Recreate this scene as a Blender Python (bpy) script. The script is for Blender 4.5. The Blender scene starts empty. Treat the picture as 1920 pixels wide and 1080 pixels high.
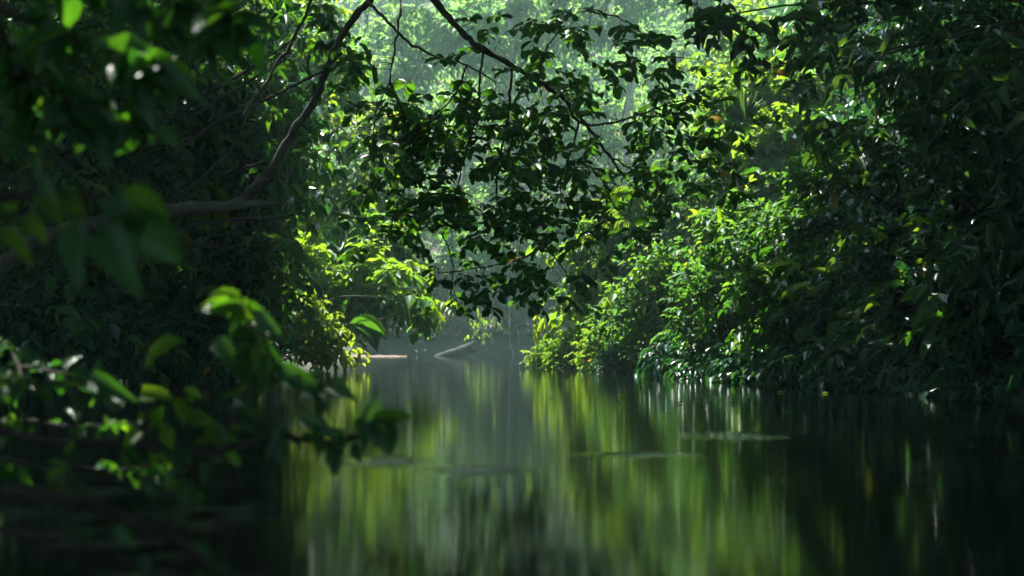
import bpy, math
import numpy as np
from mathutils import Vector, Matrix

# ------------------------------------------------------------------ camera, sky, sun, exposure
F = 2667.0            # focal length in pixels of the 1920 px wide photograph (50 mm on 36 mm)
CAM_H = 0.55          # camera height over the water
HOR = 635.0           # image row of the horizon
scene = bpy.context.scene
col = scene.collection

cam_data = bpy.data.cameras.new('camera')
cam_data.lens = 50.0
cam_data.sensor_width = 36.0
cam_data.shift_y = (HOR - 540.0) / 1920.0
cam_data.clip_start = 0.05
cam_data.clip_end = 500.0
cam_data.dof.use_dof = True
cam_data.dof.focus_distance = 17.0
cam_data.dof.aperture_fstop = 2.3
cam_data.dof.aperture_blades = 7
cam = bpy.data.objects.new('camera', cam_data)
cam.location = (0, 0, CAM_H)
cam.rotation_euler = (math.radians(90), 0, 0)
col.objects.link(cam)
scene.camera = cam

SUN_EL, SUN_AZ = 64.0, -34.0       # azimuth: degrees from +Y (view direction) towards +X
world = bpy.data.worlds.new('World')
scene.world = world
world.use_nodes = True
wn = world.node_tree.nodes
sky = wn.new('ShaderNodeTexSky')
sky.sky_type = 'NISHITA'
sky.sun_disc = False
sky.sun_elevation = math.radians(SUN_EL)
sky.sun_rotation = math.radians(SUN_AZ % 360)
sky.air_density = 1.0
sky.dust_density = 0.6
wn['Background'].inputs['Strength'].default_value = 0.075
world.node_tree.links.new(sky.outputs[0], wn['Background'].inputs['Color'])

sd = bpy.data.lights.new('sun', 'SUN')
sd.energy = 5.0
sd.angle = math.radians(0.5)
sd.color = (1.0, 0.97, 0.90)
sun = bpy.data.objects.new('sun', sd)
sun_dir = Vector((math.sin(math.radians(SUN_AZ)) * math.cos(math.radians(SUN_EL)),
                  math.cos(math.radians(SUN_AZ)) * math.cos(math.radians(SUN_EL)),
                  math.sin(math.radians(SUN_EL))))
sun.rotation_euler = sun_dir.to_track_quat('Z', 'Y').to_euler()
col.objects.link(sun)

vs = scene.view_settings
vs.view_transform = 'Standard'
vs.look = 'None'
vs.exposure = 2.45
vs.gamma = 1.0
vs.use_curve_mapping = False
cy = scene.cycles
cy.use_denoising = True
cy.max_bounces = 8
cy.diffuse_bounces = 3
cy.glossy_bounces = 3
cy.transmission_bounces = 4
cy.volume_bounces = 1
cy.sample_clamp_indirect = 6.0
cy.use_adaptive_sampling = True
cy.adaptive_threshold = 0.02

UP = np.array([0., 0., 1.])

def P(px, py, d):
    """pixel of the photograph at distance d (metres along the view) -> point"""
    return np.array([(px - 960.0) / F * d, d, CAM_H + (HOR - py) / F * d])

def unit(v):
    return v / np.maximum(np.linalg.norm(v, axis=-1, keepdims=True), 1e-9)

# ------------------------------------------------------------------ materials
def nodes_of(m):
    m.use_nodes = True
    nt = m.node_tree
    return nt, nt.nodes, nt.links

def leaf_mat(name, d0, d1, t0, t1, rough=0.4, mix=0.45, veins=False, old=(0.30, 0.19, 0.03), spec=0.22):
    """leaf: glossy waxy top over a translucent blade; 'leafco' = (along, across, tint of this leaf)"""
    m = bpy.data.materials.new(name)
    nt, n, l = nodes_of(m)
    b = n['Principled BSDF']
    at = n.new('ShaderNodeAttribute'); at.attribute_name = 'leafco'
    sp = n.new('ShaderNodeSeparateXYZ'); l.new(at.outputs['Vector'], sp.inputs[0])
    tint = sp.outputs['Z']
    def ramp(c0, c1, last):
        r = n.new('ShaderNodeValToRGB')
        e = r.color_ramp.elements
        e[0].position = 0.0; e[0].color = (*c0, 1)
        e[1].position = 0.93; e[1].color = (*c1, 1)
        x = e.new(0.99); x.color = (*last, 1)
        l.new(tint, r.inputs[0])
        return r.outputs[0]
    cb = ramp(d0, d1, old)
    ct = ramp(t0, t1, (old[0] * 1.6, old[1] * 1.6, old[2] * 1.6))
    if veins:
        ab = n.new('ShaderNodeMath'); ab.operation = 'ABSOLUTE'; l.new(sp.outputs['Y'], ab.inputs[0])
        mr = n.new('ShaderNodeMapRange'); mr.inputs[1].default_value = 0.03; mr.inputs[2].default_value = 0.10
        mr.inputs[3].default_value = 1.0; mr.inputs[4].default_value = 0.0
        l.new(ab.outputs[0], mr.inputs[0])
        # side veins sweep forward from the midrib
        ma = n.new('ShaderNodeMath'); ma.operation = 'MULTIPLY_ADD'
        l.new(ab.outputs[0], ma.inputs[0]); ma.inputs[1].default_value = -0.22; l.new(sp.outputs['X'], ma.inputs[2])
        sn = n.new('ShaderNodeMath'); sn.operation = 'MULTIPLY'; l.new(ma.outputs[0], sn.inputs[0]); sn.inputs[1].default_value = 75.0
        si = n.new('ShaderNodeMath'); si.operation = 'SINE'; l.new(sn.outputs[0], si.inputs[0])
        pw = n.new('ShaderNodeMapRange'); l.new(si.outputs[0], pw.inputs[0])
        pw.inputs[1].default_value = 0.6; pw.inputs[2].default_value = 1.0; pw.inputs[3].default_value = 0; pw.inputs[4].default_value = 0.35
        mx = n.new('ShaderNodeMath'); mx.operation = 'MAXIMUM'; l.new(mr.outputs[0], mx.inputs[0]); l.new(pw.outputs[0], mx.inputs[1])
        mc = n.new('ShaderNodeMix'); mc.data_type = 'RGBA'
        sc_ = n.new('ShaderNodeMath'); sc_.operation = 'MULTIPLY'; sc_.inputs[1].default_value = 0.6
        l.new(mx.outputs[0], sc_.inputs[0]); l.new(sc_.outputs[0], mc.inputs[0])
        l.new(cb, mc.inputs[6]); mc.inputs[7].default_value = (d1[0] * 1.6, d1[1] * 1.5, d1[2] * 1.6, 1)
        cb = mc.outputs[2]
        bp = n.new('ShaderNodeBump'); bp.inputs['Strength'].default_value = 0.35; bp.inputs['Distance'].default_value = 0.004
        l.new(mx.outputs[0], bp.inputs['Height']); l.new(bp.outputs[0], b.inputs['Normal'])
    l.new(cb, b.inputs['Base Color'])
    b.inputs['Roughness'].default_value = rough
    b.inputs['IOR'].default_value = 1.45
    b.inputs['Specular IOR Level'].default_value = spec
    tr = n.new('ShaderNodeBsdfTranslucent'); l.new(ct, tr.inputs['Color'])
    ms = n.new('ShaderNodeMixShader'); ms.inputs[0].default_value = mix
    l.new(b.outputs[0], ms.inputs[1]); l.new(tr.outputs[0], ms.inputs[2])
    l.new(ms.outputs[0], n['Material Output'].inputs['Surface'])
    return m

def bark_mat(name, c0, c1, moss=None, scale=14.0):
    m = bpy.data.materials.new(name)
    nt, n, l = nodes_of(m)
    b = n['Principled BSDF']
    tc = n.new('ShaderNodeTexCoord')
    mp = n.new('ShaderNodeMapping'); mp.inputs['Scale'].default_value = (1, 1, 0.35)
    l.new(tc.outputs['Object'], mp.inputs[0])
    no = n.new('ShaderNodeTexNoise'); no.inputs['Scale'].default_value = scale; no.inputs['Detail'].default_value = 6
    l.new(mp.outputs[0], no.inputs['Vector'])
    r = n.new('ShaderNodeValToRGB')
    r.color_ramp.elements[0].position = 0.3; r.color_ramp.elements[0].color = (*c0, 1)
    r.color_ramp.elements[1].position = 0.72; r.color_ramp.elements[1].color = (*c1, 1)
    l.new(no.outputs[0], r.inputs[0])
    out = r.outputs[0]
    if moss:
        n2 = n.new('ShaderNodeTexNoise'); n2.inputs['Scale'].default_value = scale * 0.35; n2.inputs['Detail'].default_value = 4
        l.new(tc.outputs['Object'], n2.inputs['Vector'])
        mr = n.new('ShaderNodeMapRange'); mr.inputs[1].default_value = 0.48; mr.inputs[2].default_value = 0.6
        l.new(n2.outputs[0], mr.inputs[0])
        mc = n.new('ShaderNodeMix'); mc.data_type = 'RGBA'
        l.new(mr.outputs[0], mc.inputs[0]); l.new(out, mc.inputs[6]); mc.inputs[7].default_value = (*moss, 1)
        out = mc.outputs[2]
    l.new(out, b.inputs['Base Color'])
    b.inputs['Roughness'].default_value = 0.9
    b.inputs['Specular IOR Level'].default_value = 0.15
    bp = n.new('ShaderNodeBump'); bp.inputs['Strength'].default_value = 0.6; bp.inputs['Distance'].default_value = 0.02
    l.new(no.outputs[0], bp.inputs['Height']); l.new(bp.outputs[0], b.inputs['Normal'])
    return m

M = {}
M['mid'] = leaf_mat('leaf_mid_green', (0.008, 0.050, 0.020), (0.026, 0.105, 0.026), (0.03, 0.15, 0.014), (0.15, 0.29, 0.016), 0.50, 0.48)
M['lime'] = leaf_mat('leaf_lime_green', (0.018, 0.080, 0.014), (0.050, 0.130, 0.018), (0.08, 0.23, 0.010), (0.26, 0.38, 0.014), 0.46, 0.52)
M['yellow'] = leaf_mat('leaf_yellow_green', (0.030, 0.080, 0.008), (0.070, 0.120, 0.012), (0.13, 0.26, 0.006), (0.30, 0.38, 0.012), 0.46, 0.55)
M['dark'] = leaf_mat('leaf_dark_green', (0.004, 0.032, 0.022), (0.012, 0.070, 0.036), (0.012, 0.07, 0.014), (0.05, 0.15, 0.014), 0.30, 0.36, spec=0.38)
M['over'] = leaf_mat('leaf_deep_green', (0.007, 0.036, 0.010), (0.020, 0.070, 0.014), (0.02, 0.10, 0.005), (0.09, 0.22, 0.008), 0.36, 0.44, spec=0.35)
M['big'] = leaf_mat('leaf_large_veined', (0.007, 0.040, 0.014), (0.022, 0.080, 0.018), (0.02, 0.10, 0.004), (0.08, 0.22, 0.008), 0.38, 0.42, veins=True, spec=0.45)
M['biglime'] = leaf_mat('leaf_sunlit_veined', (0.025, 0.085, 0.008), (0.055, 0.115, 0.012), (0.09, 0.26, 0.006), (0.20, 0.36, 0.010), 0.38, 0.55, veins=True)  # brighter, yellower copy of the large leaf; paints the sun-flecked leaves
M['long'] = leaf_mat('leaf_long_veined', (0.004, 0.028, 0.018), (0.016, 0.060, 0.024), (0.010, 0.05, 0.008), (0.11, 0.22, 0.012), 0.30, 0.36, veins=True, spec=0.5)
M['far'] = leaf_mat('leaf_canopy', (0.025, 0.095, 0.028), (0.065, 0.150, 0.036), (0.10, 0.28, 0.05), (0.26, 0.40, 0.06), 0.5, 0.50)
M['brown'] = leaf_mat('leaf_withered', (0.035, 0.040, 0.018), (0.075, 0.065, 0.028), (0.05, 0.06, 0.015), (0.12, 0.11, 0.03), 0.6, 0.35)
M['bark'] = bark_mat('bark_dark', (0.012, 0.010, 0.008), (0.045, 0.038, 0.030))
M['bark_moss'] = bark_mat('bark_mossy', (0.020, 0.017, 0.012), (0.06, 0.05, 0.04), moss=(0.055, 0.062, 0.045), scale=18)
M['bark_pale'] = bark_mat('bark_pale', (0.22, 0.19, 0.15), (0.38, 0.34, 0.28), scale=6)
M['twig'] = bark_mat('twig_bark', (0.030, 0.030, 0.016), (0.07, 0.065, 0.035), scale=30)
M['deadwood'] = bark_mat('dead_wood', (0.16, 0.14, 0.11), (0.36, 0.32, 0.26), scale=9)
M['log'] = bark_mat('log_wood', (0.010, 0.010, 0.009), (0.040, 0.038, 0.034), scale=16)  # wood colour darkened to stand in for shade on the log
M['petal'] = bpy.data.materials.new('petal_white'); nodes_of(M['petal'])
M['petal'].node_tree.nodes['Principled BSDF'].inputs['Base Color'].default_value = (0.75, 0.76, 0.72, 1)

# ------------------------------------------------------------------ object helpers
def tag(o, label=None, cat=None, group=None, kind=None):
    if label: o['label'] = label
    if cat: o['category'] = cat
    if group: o['group'] = group
    if kind: o['kind'] = kind
    return o

def empty(name, loc, label, cat, group=None):
    o = bpy.data.objects.new(name, None)
    o.empty_display_size = 0.2
    o.location = tuple(float(c) for c in loc)
    col.objects.link(o)
    return tag(o, label, cat, group)

def link(name, mesh, parent=None, kind=None):
    o = bpy.data.objects.new(name, mesh)
    col.objects.link(o)
    if parent is not None:
        o.parent = parent
    if kind: o['kind'] = kind
    return o

def build_mesh(name, verts, loops, starts, totals, mat, leafco=None, smooth=False):
    me = bpy.data.meshes.new(name)
    me.vertices.add(len(verts))
    me.vertices.foreach_set('co', np.ascontiguousarray(verts, dtype=np.float32).ravel())
    me.loops.add(len(loops))
    me.loops.foreach_set('vertex_index', np.ascontiguousarray(loops, dtype=np.int32))
    me.polygons.add(len(starts))
    me.polygons.foreach_set('loop_start', np.ascontiguousarray(starts, dtype=np.int32))
    me.polygons.foreach_set('loop_total', np.ascontiguousarray(totals, dtype=np.int32))
    if smooth:
        me.polygons.foreach_set('use_smooth', np.ones(len(starts), dtype=bool))
    if leafco is not None:
        a = me.attributes.new('leafco', 'FLOAT_VECTOR', 'POINT')
        a.data.foreach_set('vector', np.ascontiguousarray(leafco, dtype=np.float32).ravel())
    me.materials.append(mat)
    me.update(calc_edges=True)
    return me

def catmull(pts, n):
    p = np.asarray(pts, float)
    p = np.vstack([2 * p[0] - p[1], p, 2 * p[-1] - p[-2]])
    out = []
    for i in range(1, len(p) - 2):
        for t in np.linspace(0, 1, n, endpoint=False):
            a, b, c, d = p[i - 1], p[i], p[i + 1], p[i + 2]
            out.append(0.5 * (2 * b + (c - a) * t + (2 * a - 5 * b + 4 * c - d) * t * t + (3 * b - a - 3 * c + d) * t ** 3))
    out.append(p[-2])
    return np.array(out)

def tube_arrays(pts, r0, r1, sides, rng=None, wob=0.0, n=5):
    c = catmull(pts, n)
    k = len(c)
    if rng is not None and wob > 0:
        c[1:-1] += rng.normal(0, wob, (k - 2, 3))
    tan = unit(np.gradient(c, axis=0))
    ref = np.array([0.3, 0.5, 0.81])
    s = unit(np.cross(tan, ref)); t = np.cross(tan, s)
    rad = np.linspace(r0, r1, k)
    if rng is not None:
        rad = rad * (1 + rng.normal(0, 0.07, k))
    ang = np.linspace(0, 2 * np.pi, sides, endpoint=False)
    v = c[:, None, :] + rad[:, None, None] * (np.cos(ang)[None, :, None] * s[:, None, :] + np.sin(ang)[None, :, None] * t[:, None, :])
    v = v.reshape(-1, 3)
    f = []
    for i in range(k - 1):
        for j in range(sides):
            j2 = (j + 1) % sides
            f.append((i * sides + j, i * sides + j2, (i + 1) * sides + j2, (i + 1) * sides + j))
    caps = [tuple(range(sides))[::-1], tuple((k - 1) * sides + j for j in range(sides))]
    return v, f, caps

def tube(name, pts, r0, r1, mat, parent=None, sides=8, rng=None, wob=0.0, n=5, origin=(0, 0, 0)):
    v, f, caps = tube_arrays(np.asarray(pts, float) - np.asarray(origin, float), r0, r1, sides, rng, wob, n)
    me = bpy.data.meshes.new(name)
    me.from_pydata(v.tolist(), [], f + caps)
    me.polygons.foreach_set('use_smooth', np.ones(len(me.polygons), dtype=bool))
    me.materials.append(mat)
    return link(name, me, parent)

# ------------------------------------------------------------------ leaves
def leaf_template(rows, widths, fold=0.25, curl=0.18, wave=0.0):
    """blade of length 1 along +X, half-width 1 along Y (scaled later), normal +Z"""
    v = [(0, 0, 0)]; co = [(0, 0)]
    for i, (t, w) in enumerate(zip(rows, widths)):
        z = -curl * t * t
        wv = wave * (1 if i % 2 else -1)
        for y in (-w, 0.0, w):
            v.append((t, y, z + (fold * abs(y) + (wv if y else 0.0))))
            co.append((t, np.sign(y)))
    v.append((1, 0, -curl)); co.append((1, 0))
    tip = len(v) - 1
    f = [(0, 2, 1), (0, 3, 2)]
    for i in range(len(rows) - 1):
        a, b = 1 + 3 * i, 4 + 3 * i
        f += [(a, a + 1, b + 1, b), (a + 1, a + 2, b + 2, b + 1)]
    a = 1 + 3 * (len(rows) - 1)
    f += [(a, a + 1, tip), (a + 1, a + 2, tip)]
    return np.array(v, float), f, np.array(co, float)

TPL = {
    'lo': leaf_template([0.45], [1.0], 0.25, 0.15),
    'mid': leaf_template([0.20, 0.50, 0.80], [0.72, 1.0, 0.60], 0.22, 0.24),
    'obo': leaf_template([0.20, 0.48, 0.76, 0.92], [0.42, 0.84, 1.0, 0.58], 0.18, 0.22),
    'hi': leaf_template([0.10, 0.28, 0.50, 0.72, 0.90], [0.48, 0.92, 1.0, 0.72, 0.30], 0.22, 0.26, 0.03),
    'long': leaf_template([0.10, 0.30, 0.55, 0.78, 0.92], [0.55, 0.95, 1.0, 0.70, 0.30], 0.30, 0.34, 0.05),
    'strap': leaf_template([0.12, 0.30, 0.50, 0.70, 0.88], [0.60, 0.95, 1.0, 0.85, 0.50], 0.35, 0.12, 0.0),
}

def tpl_arrays(key):
    v, f, co = TPL[key]
    tot = np.array([len(x) for x in f]); loops = np.concatenate([np.array(x) for x in f])
    st = np.concatenate([[0], np.cumsum(tot)[:-1]])
    return v, co, loops, st, tot

_variants = {}
def leaf_variant(key, mat, k):
    """one of eight tints of a leaf kind: mesh shared by all alike leaf objects"""
    q = (key, mat.name, k)
    if q not in _variants:
        v, co, loops, st, tot = tpl_arrays(key)
        lc = np.column_stack([co, np.full(len(v), 1.0 if k > 7 else (k + 0.5) / 8 * 0.98)])
        _variants[q] = build_mesh('leaf', v, loops, st, tot, mat, lc, smooth=True)
    return _variants[q]

def leaf_frames(L):
    X = unit(L['a']); Z = unit(L['n'] - np.sum(L['n'] * X, 1, keepdims=True) * X); Y = np.cross(Z, X)
    return X, Y, Z

def merge(*Ls):
    return {k: np.concatenate([L[k] for L in Ls]) for k in Ls[0]}

def realise(root, L, key, mat, nobj=0, part='foliage', carriers=None):
    """nobj leaves that show largest become leaf objects, the rest one joined part"""
    base = np.array(root.location)
    X, Y, Z = leaf_frames(L)
    ln, wd = L['l'], L['w']
    n = len(ln)
    chosen = np.zeros(n, bool)
    if nobj:
        c = L['p'] + X * ln[:, None] * 0.5
        d = c[:, 1]
        ok = d > 0.6
        dd = np.where(ok, d, 1)
        px = 960 + c[:, 0] / dd * F; py = HOR - (c[:, 2] - CAM_H) / dd * F
        ok &= (px > -10) & (px < 1930) & (py > -10) & (py < 1090)
        view = unit(c - np.array([0, 0, CAM_H]))
        size = ln * wd * (0.25 + np.abs(np.sum(Z * view, 1))) * (F / dd) ** 2
        idx = np.where(ok)[0]
        cell = max(6.0, float(np.median(ln / dd)) * F * 0.45)
        best = {}
        for i in idx[np.argsort(d[idx])]:
            best.setdefault((int(px[i] // cell), int(py[i] // cell)), i)
        front = np.array(sorted(best.values(), key=lambda i: -size[i]), int)
        pick = list(front[:nobj])
        if len(pick) < nobj:
            have = set(pick)
            for i in idx[np.argsort(-size[idx])]:
                if len(pick) >= nobj: break
                if i not in have: pick.append(i)
        chosen[pick] = True
        for i in np.where(chosen)[0]:
            o = bpy.data.objects.new('leaf', leaf_variant(key, mat, 8 if L['t'][i] > 0.985 else int(min(7, max(0, L['t'][i] * 8)))))
            x, y, z, p = X[i] * ln[i], Y[i] * wd[i], Z[i] * ln[i], L['p'][i] - base
            o.parent = root
            if carriers:                       # the leaf belongs to the branch it grows on
                o.parent = min(carriers, key=lambda c_: float(np.min(np.sum((c_[1] - L['p'][i]) ** 2, 1))))[0]
            o.matrix_basis = Matrix(((x[0], y[0], z[0], p[0]), (x[1], y[1], z[1], p[1]), (x[2], y[2], z[2], p[2]), (0, 0, 0, 1)))
            col.objects.link(o)
    rest = ~chosen
    m = int(rest.sum())
    if m:
        v, co, loops, st, tot = tpl_arrays(key)
        k = len(v)
        V = (L['p'][rest] - base)[:, None, :] + v[None, :, 0:1] * (X * ln[:, None])[rest][:, None, :] \
            + v[None, :, 1:2] * (Y * wd[:, None])[rest][:, None, :] + v[None, :, 2:3] * (Z * ln[:, None])[rest][:, None, :]
        lp = (loops[None, :] + (np.arange(m) * k)[:, None]).ravel()
        ss = (st[None, :] + (np.arange(m) * len(loops))[:, None]).ravel()
        tt = np.tile(tot, m)
        lc = np.empty((m, k, 3)); lc[:, :, :2] = co[None]; lc[:, :, 2] = L['t'][rest][:, None]
        me = build_mesh(part, V.reshape(-1, 3), lp, ss, tt, mat, lc.reshape(-1, 3), smooth=(k > 6))
        link(part, me, root, 'stuff')

def twig_mesh(root, T, r=0.004):
    """thin three-sided twigs, T = (start, mid, end) arrays, joined"""
    if not len(T): return
    base = np.array(root.location)
    T = np.asarray(T) - base
    n = len(T)
    ax = unit(T[:, 2] - T[:, 0])
    s = unit(np.cross(ax, np.array([0.2, 0.3, 0.93]))); t = np.cross(ax, s)
    V = np.empty((n, 9, 3))
    for k in range(3):
        rr = r * (1 - 0.38 * k)
        for j in range(3):
            a = 2 * math.pi * j / 3
            V[:, k * 3 + j] = T[:, k] + rr * (math.cos(a) * s + math.sin(a) * t)
    q = []
    for k in range(2):
        for j in range(3):
            q += [k * 3 + j, k * 3 + (j + 1) % 3, k * 3 + 3 + (j + 1) % 3, k * 3 + 3 + j]
    q = np.array(q)
    lp = (q[None] + (np.arange(n) * 9)[:, None]).ravel()
    nf = n * 6
    link('twigs', build_mesh('twigs', V.reshape(-1, 3), lp, np.arange(nf) * 4, np.full(nf, 4), M['twig']), root, 'stuff')

def clumps(rng, blobs, nclump, nspray, sig=0.22, shell=0.55, lift=0.1):
    B = np.array(blobs, float)
    wgt = (B[:, 3] * B[:, 4] * B[:, 5]) ** (2 / 3); wgt /= wgt.sum()
    bi = rng.choice(len(B), nclump, p=wgt)
    u = unit(rng.normal(0, 1, (nclump, 3)))
    r = rng.uniform(shell, 1.02, nclump)[:, None]
    cc = B[bi, :3] + u * r * B[bi, 3:6]
    C = np.repeat(cc, nspray, 0) + rng.normal(0, 1, (nclump * nspray, 3)) * sig * np.repeat(B[bi, 3:6], nspray, 0)
    D = unit(np.repeat(u, nspray, 0) * 0.8 + rng.normal(0, 0.45, C.shape) + np.array([0, 0, lift]))
    tint = np.repeat(rng.uniform(0, 1, nclump), nspray)
    return C, D, tint

def sprays(rng, C, D, nl, tl, ll, asp, droop=0.35, tint=None, tvar=0.35, flat=0.5, hang=0.25, old=0.002):
    """leafy twigs: alternate leaves along a drooping twig; returns leaves and twig polylines"""
    m = len(C)
    tls = tl * rng.uniform(0.7, 1.3, m)[:, None]
    ps, axs, ns, lens, ts, wid = [], [], [], [], [], []
    if tint is None: tint = rng.uniform(0, 1, m)
    for j in range(nl):
        t = (j + 0.7) / nl
        pos = C + D * tls * t - UP * (droop * tls * t * t)
        T = unit(D - UP * (2 * droop * t))
        S = unit(np.cross(T, UP) + rng.normal(0, 0.15, (m, 3)))
        sg = 1 if j % 2 else -1
        k = 0.25 if j == nl - 1 else 1.0
        A = unit(T * 0.55 + S * sg * 0.8 * k + rng.normal(0, 0.25, (m, 3)) - UP * hang)
        N = unit(UP + rng.normal(0, flat, (m, 3)) + D * 0.25)
        ps.append(pos); axs.append(A); ns.append(N)
        lens.append(ll * rng.uniform(0.45, 1.45, m) * (0.75 + 0.35 * math.sin(math.pi * t)))
        wid.append(rng.uniform(0.85, 1.15, m))
        tt = np.clip(0.05 + 0.85 * ((1 - tvar) * tint + tvar * rng.uniform(0, 1, m)), 0, 0.92)
        ts.append(np.where(rng.uniform(0, 1, m) < old, 1.0, tt))
    l = np.concatenate(lens)
    L = dict(p=np.concatenate(ps), a=np.concatenate(axs), n=np.concatenate(ns), l=l, w=l * asp * 0.5 * np.concatenate(wid), t=np.concatenate(ts))
    tw = np.stack([C, C + D * tls * 0.5 - UP * (droop * tls * 0.25), C + D * tls - UP * (droop * tls)], 1)
    return L, tw

def whorls(rng, C, D, nl, ll, asp, tint=None, drop=0.5):
    """leaflets radiating from a twig end, drooping like an open hand"""
    m = len(C)
    S = unit(np.cross(D, UP + rng.normal(0, 0.1, (m, 3)))); S2 = unit(np.cross(S, D))
    ph0 = rng.uniform(0, 6.28, m)
    if tint is None: tint = rng.uniform(0, 1, m)
    out = []
    for j in range(nl):
        ph = ph0 + 2 * math.pi * j / nl + rng.normal(0, 0.12, m)
        R = np.cos(ph)[:, None] * S + np.sin(ph)[:, None] * S2
        A = unit(R + D * 0.25 - UP * drop * rng.uniform(0.6, 1.4, m)[:, None])
        N = unit(D + UP * 0.7 + R * 0.4 + rng.normal(0, 0.15, (m, 3)))
        l = ll * rng.uniform(0.7, 1.2, m)
        out.append(dict(p=C + R * 0.01, a=A, n=N, l=l, w=l * asp * 0.5, t=np.clip(0.05 + 0.8 * tint + rng.normal(0, 0.1, m), 0, 0.92)))
    return merge(*out)

# ------------------------------------------------------------------ the setting: ground, water, air
RIVER = np.array([(-5.2, -25), (-5.6, 5), (-6.3, 12), (-6.2, 17), (-5.6, 22), (-4.1, 26.6), (-5.6, 33), (-6.6, 42), (-5.2, 48.5), (2, 49.5),
                  (12, 48), (40, 44), (40, 37), (12, 36), (4, 31), (0.55, 27), (0.9, 25.6), (2.05, 22.6), (2.6, 19.6), (3.5, 17.3), (4.35, 12.2), (4.8, 5), (4.8, -25)], float)

def river_dist(x, y):
    """signed distance to the river outline, positive on land"""
    p = np.stack([np.asarray(x, float), np.asarray(y, float)], -1)
    a = RIVER; b = np.roll(RIVER, -1, 0)
    best = np.full(p.shape[:-1], 1e9); inside = np.zeros(p.shape[:-1], bool)
    for q, r in zip(a, b):
        e = r - q; w = p - q
        t = np.clip((w @ e) / (e @ e), 0, 1)
        best = np.minimum(best, np.linalg.norm(w - t[..., None] * e, axis=-1))
        c = ((q[1] <= p[..., 1]) != (r[1] <= p[..., 1]))
        xi = q[0] + (p[..., 1] - q[1]) / (r[1] - q[1] + 1e-12) * e[0]
        inside ^= c & (p[..., 0] < xi)
    return np.where(inside, -best, best)

def ground_z(x, y):
    d = river_dist(x, y)
    x = np.asarray(x, float); y = np.asarray(y, float)
    bump = 0.12 * np.sin(x * 1.7 + 0.6 * y) * np.sin(y * 1.3 - 0.4 * x) + 0.05 * np.sin(x * 4.1 + y * 2.3)
    land = 0.42 * (1 - np.exp(-np.maximum(d, 0) / 0.6)) + 0.10 * np.maximum(d, 0) + bump * np.clip(d, 0, 1)
    hill = 0.20 * np.maximum(y - 56, 0) + 0.006 * np.maximum(y - 56, 0) ** 2 * (y < 200)
    bed = np.maximum(-1.6, 0.5 * np.minimum(d, 0))
    return np.where(d > 0, land + np.minimum(hill, 26), bed)

gx = np.concatenate([np.linspace(-110, -14, 40)[:-1], np.linspace(-14, 14, 141), np.linspace(14, 110, 40)[1:]])
gy = np.concatenate([np.linspace(-40, -2, 14)[:-1], np.linspace(-2, 62, 241), np.linspace(62, 190, 50)[1:]])
GX, GY = np.meshgrid(gx, gy)
gv = np.stack([GX, GY, ground_z(GX, GY)], -1).reshape(-1, 3)
nx, ny = len(gx), len(gy)
ii = (np.arange(ny - 1)[:, None] * nx + np.arange(nx - 1)[None]).ravel()
gl = np.stack([ii, ii + 1, ii + nx + 1, ii + nx], 1).ravel()
soil = bpy.data.materials.new('leaf_litter_soil')
nt, n, l = nodes_of(soil)
no = n.new('ShaderNodeTexNoise'); no.inputs['Scale'].default_value = 3.0; no.inputs['Detail'].default_value = 9
tc = n.new('ShaderNodeTexCoord'); l.new(tc.outputs['Object'], no.inputs['Vector'])
r = n.new('ShaderNodeValToRGB')
r.color_ramp.elements[0].position = 0.32; r.color_ramp.elements[0].color = (0.012, 0.012, 0.007, 1)
r.color_ramp.elements[1].position = 0.70; r.color_ramp.elements[1].color = (0.034, 0.036, 0.018, 1)
l.new(no.outputs[0], r.inputs[0]); l.new(r.outputs[0], n['Principled BSDF'].inputs['Base Color'])
n['Principled BSDF'].inputs['Roughness'].default_value = 0.9
bp = n.new('ShaderNodeBump'); bp.inputs['Strength'].default_value = 0.8; bp.inputs['Distance'].default_value = 0.08
l.new(no.outputs[0], bp.inputs['Height']); l.new(bp.outputs[0], n['Principled BSDF'].inputs['Normal'])
ground = link('ground', build_mesh('ground', gv, gl, np.arange(len(ii)) * 4, np.full(len(ii), 4), soil, smooth=True), None, 'structure')
tag(ground, 'dark earthy river banks rising into a wooded slope', 'ground')

# ripple patches: (x, y, half-length, half-depth) where the current ruffles the smooth water
RIPPLES = [(-0.14, 5.96, 0.15, 0.16), (-0.58, 6.35, 0.15, 0.2), (1.32, 8.0, 0.24, 0.26), (-1.95, 6.1, 0.16, 0.12), (0.62, 6.75, 0.20, 0.10)]
wm = bpy.data.materials.new('river_water')
nt, n, l = nodes_of(wm)
b = n['Principled BSDF']
b.inputs['Base Color'].default_value = (0.0012, 0.002, 0.0015, 1)
b.inputs['Roughness'].default_value = 0.07
b.inputs['IOR'].default_value = 1.333
b.inputs['Specular IOR Level'].default_value = 0.40
tc = n.new('ShaderNodeTexCoord')
def wave_noise(sx, sy, scale, detail):
    mp = n.new('ShaderNodeMapping'); mp.inputs['Scale'].default_value = (sx, sy, 1)
    l.new(tc.outputs['Object'], mp.inputs[0])
    t = n.new('ShaderNodeTexNoise'); t.inputs['Scale'].default_value = scale; t.inputs['Detail'].default_value = detail
    l.new(mp.outputs[0], t.inputs['Vector'])
    return t.outputs[0]
sep = n.new('ShaderNodeSeparateXYZ'); l.new(tc.outputs['Object'], sep.inputs[0])
def mth(op, a, bb=None, c=None):
    q = n.new('ShaderNodeMath'); q.operation = op
    for i, v_ in enumerate((a, bb, c)):
        if v_ is None: continue
        if isinstance(v_, (int, float)): q.inputs[i].default_value = v_
        else: l.new(v_, q.inputs[i])
    return q.outputs[0]
mask = None
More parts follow.
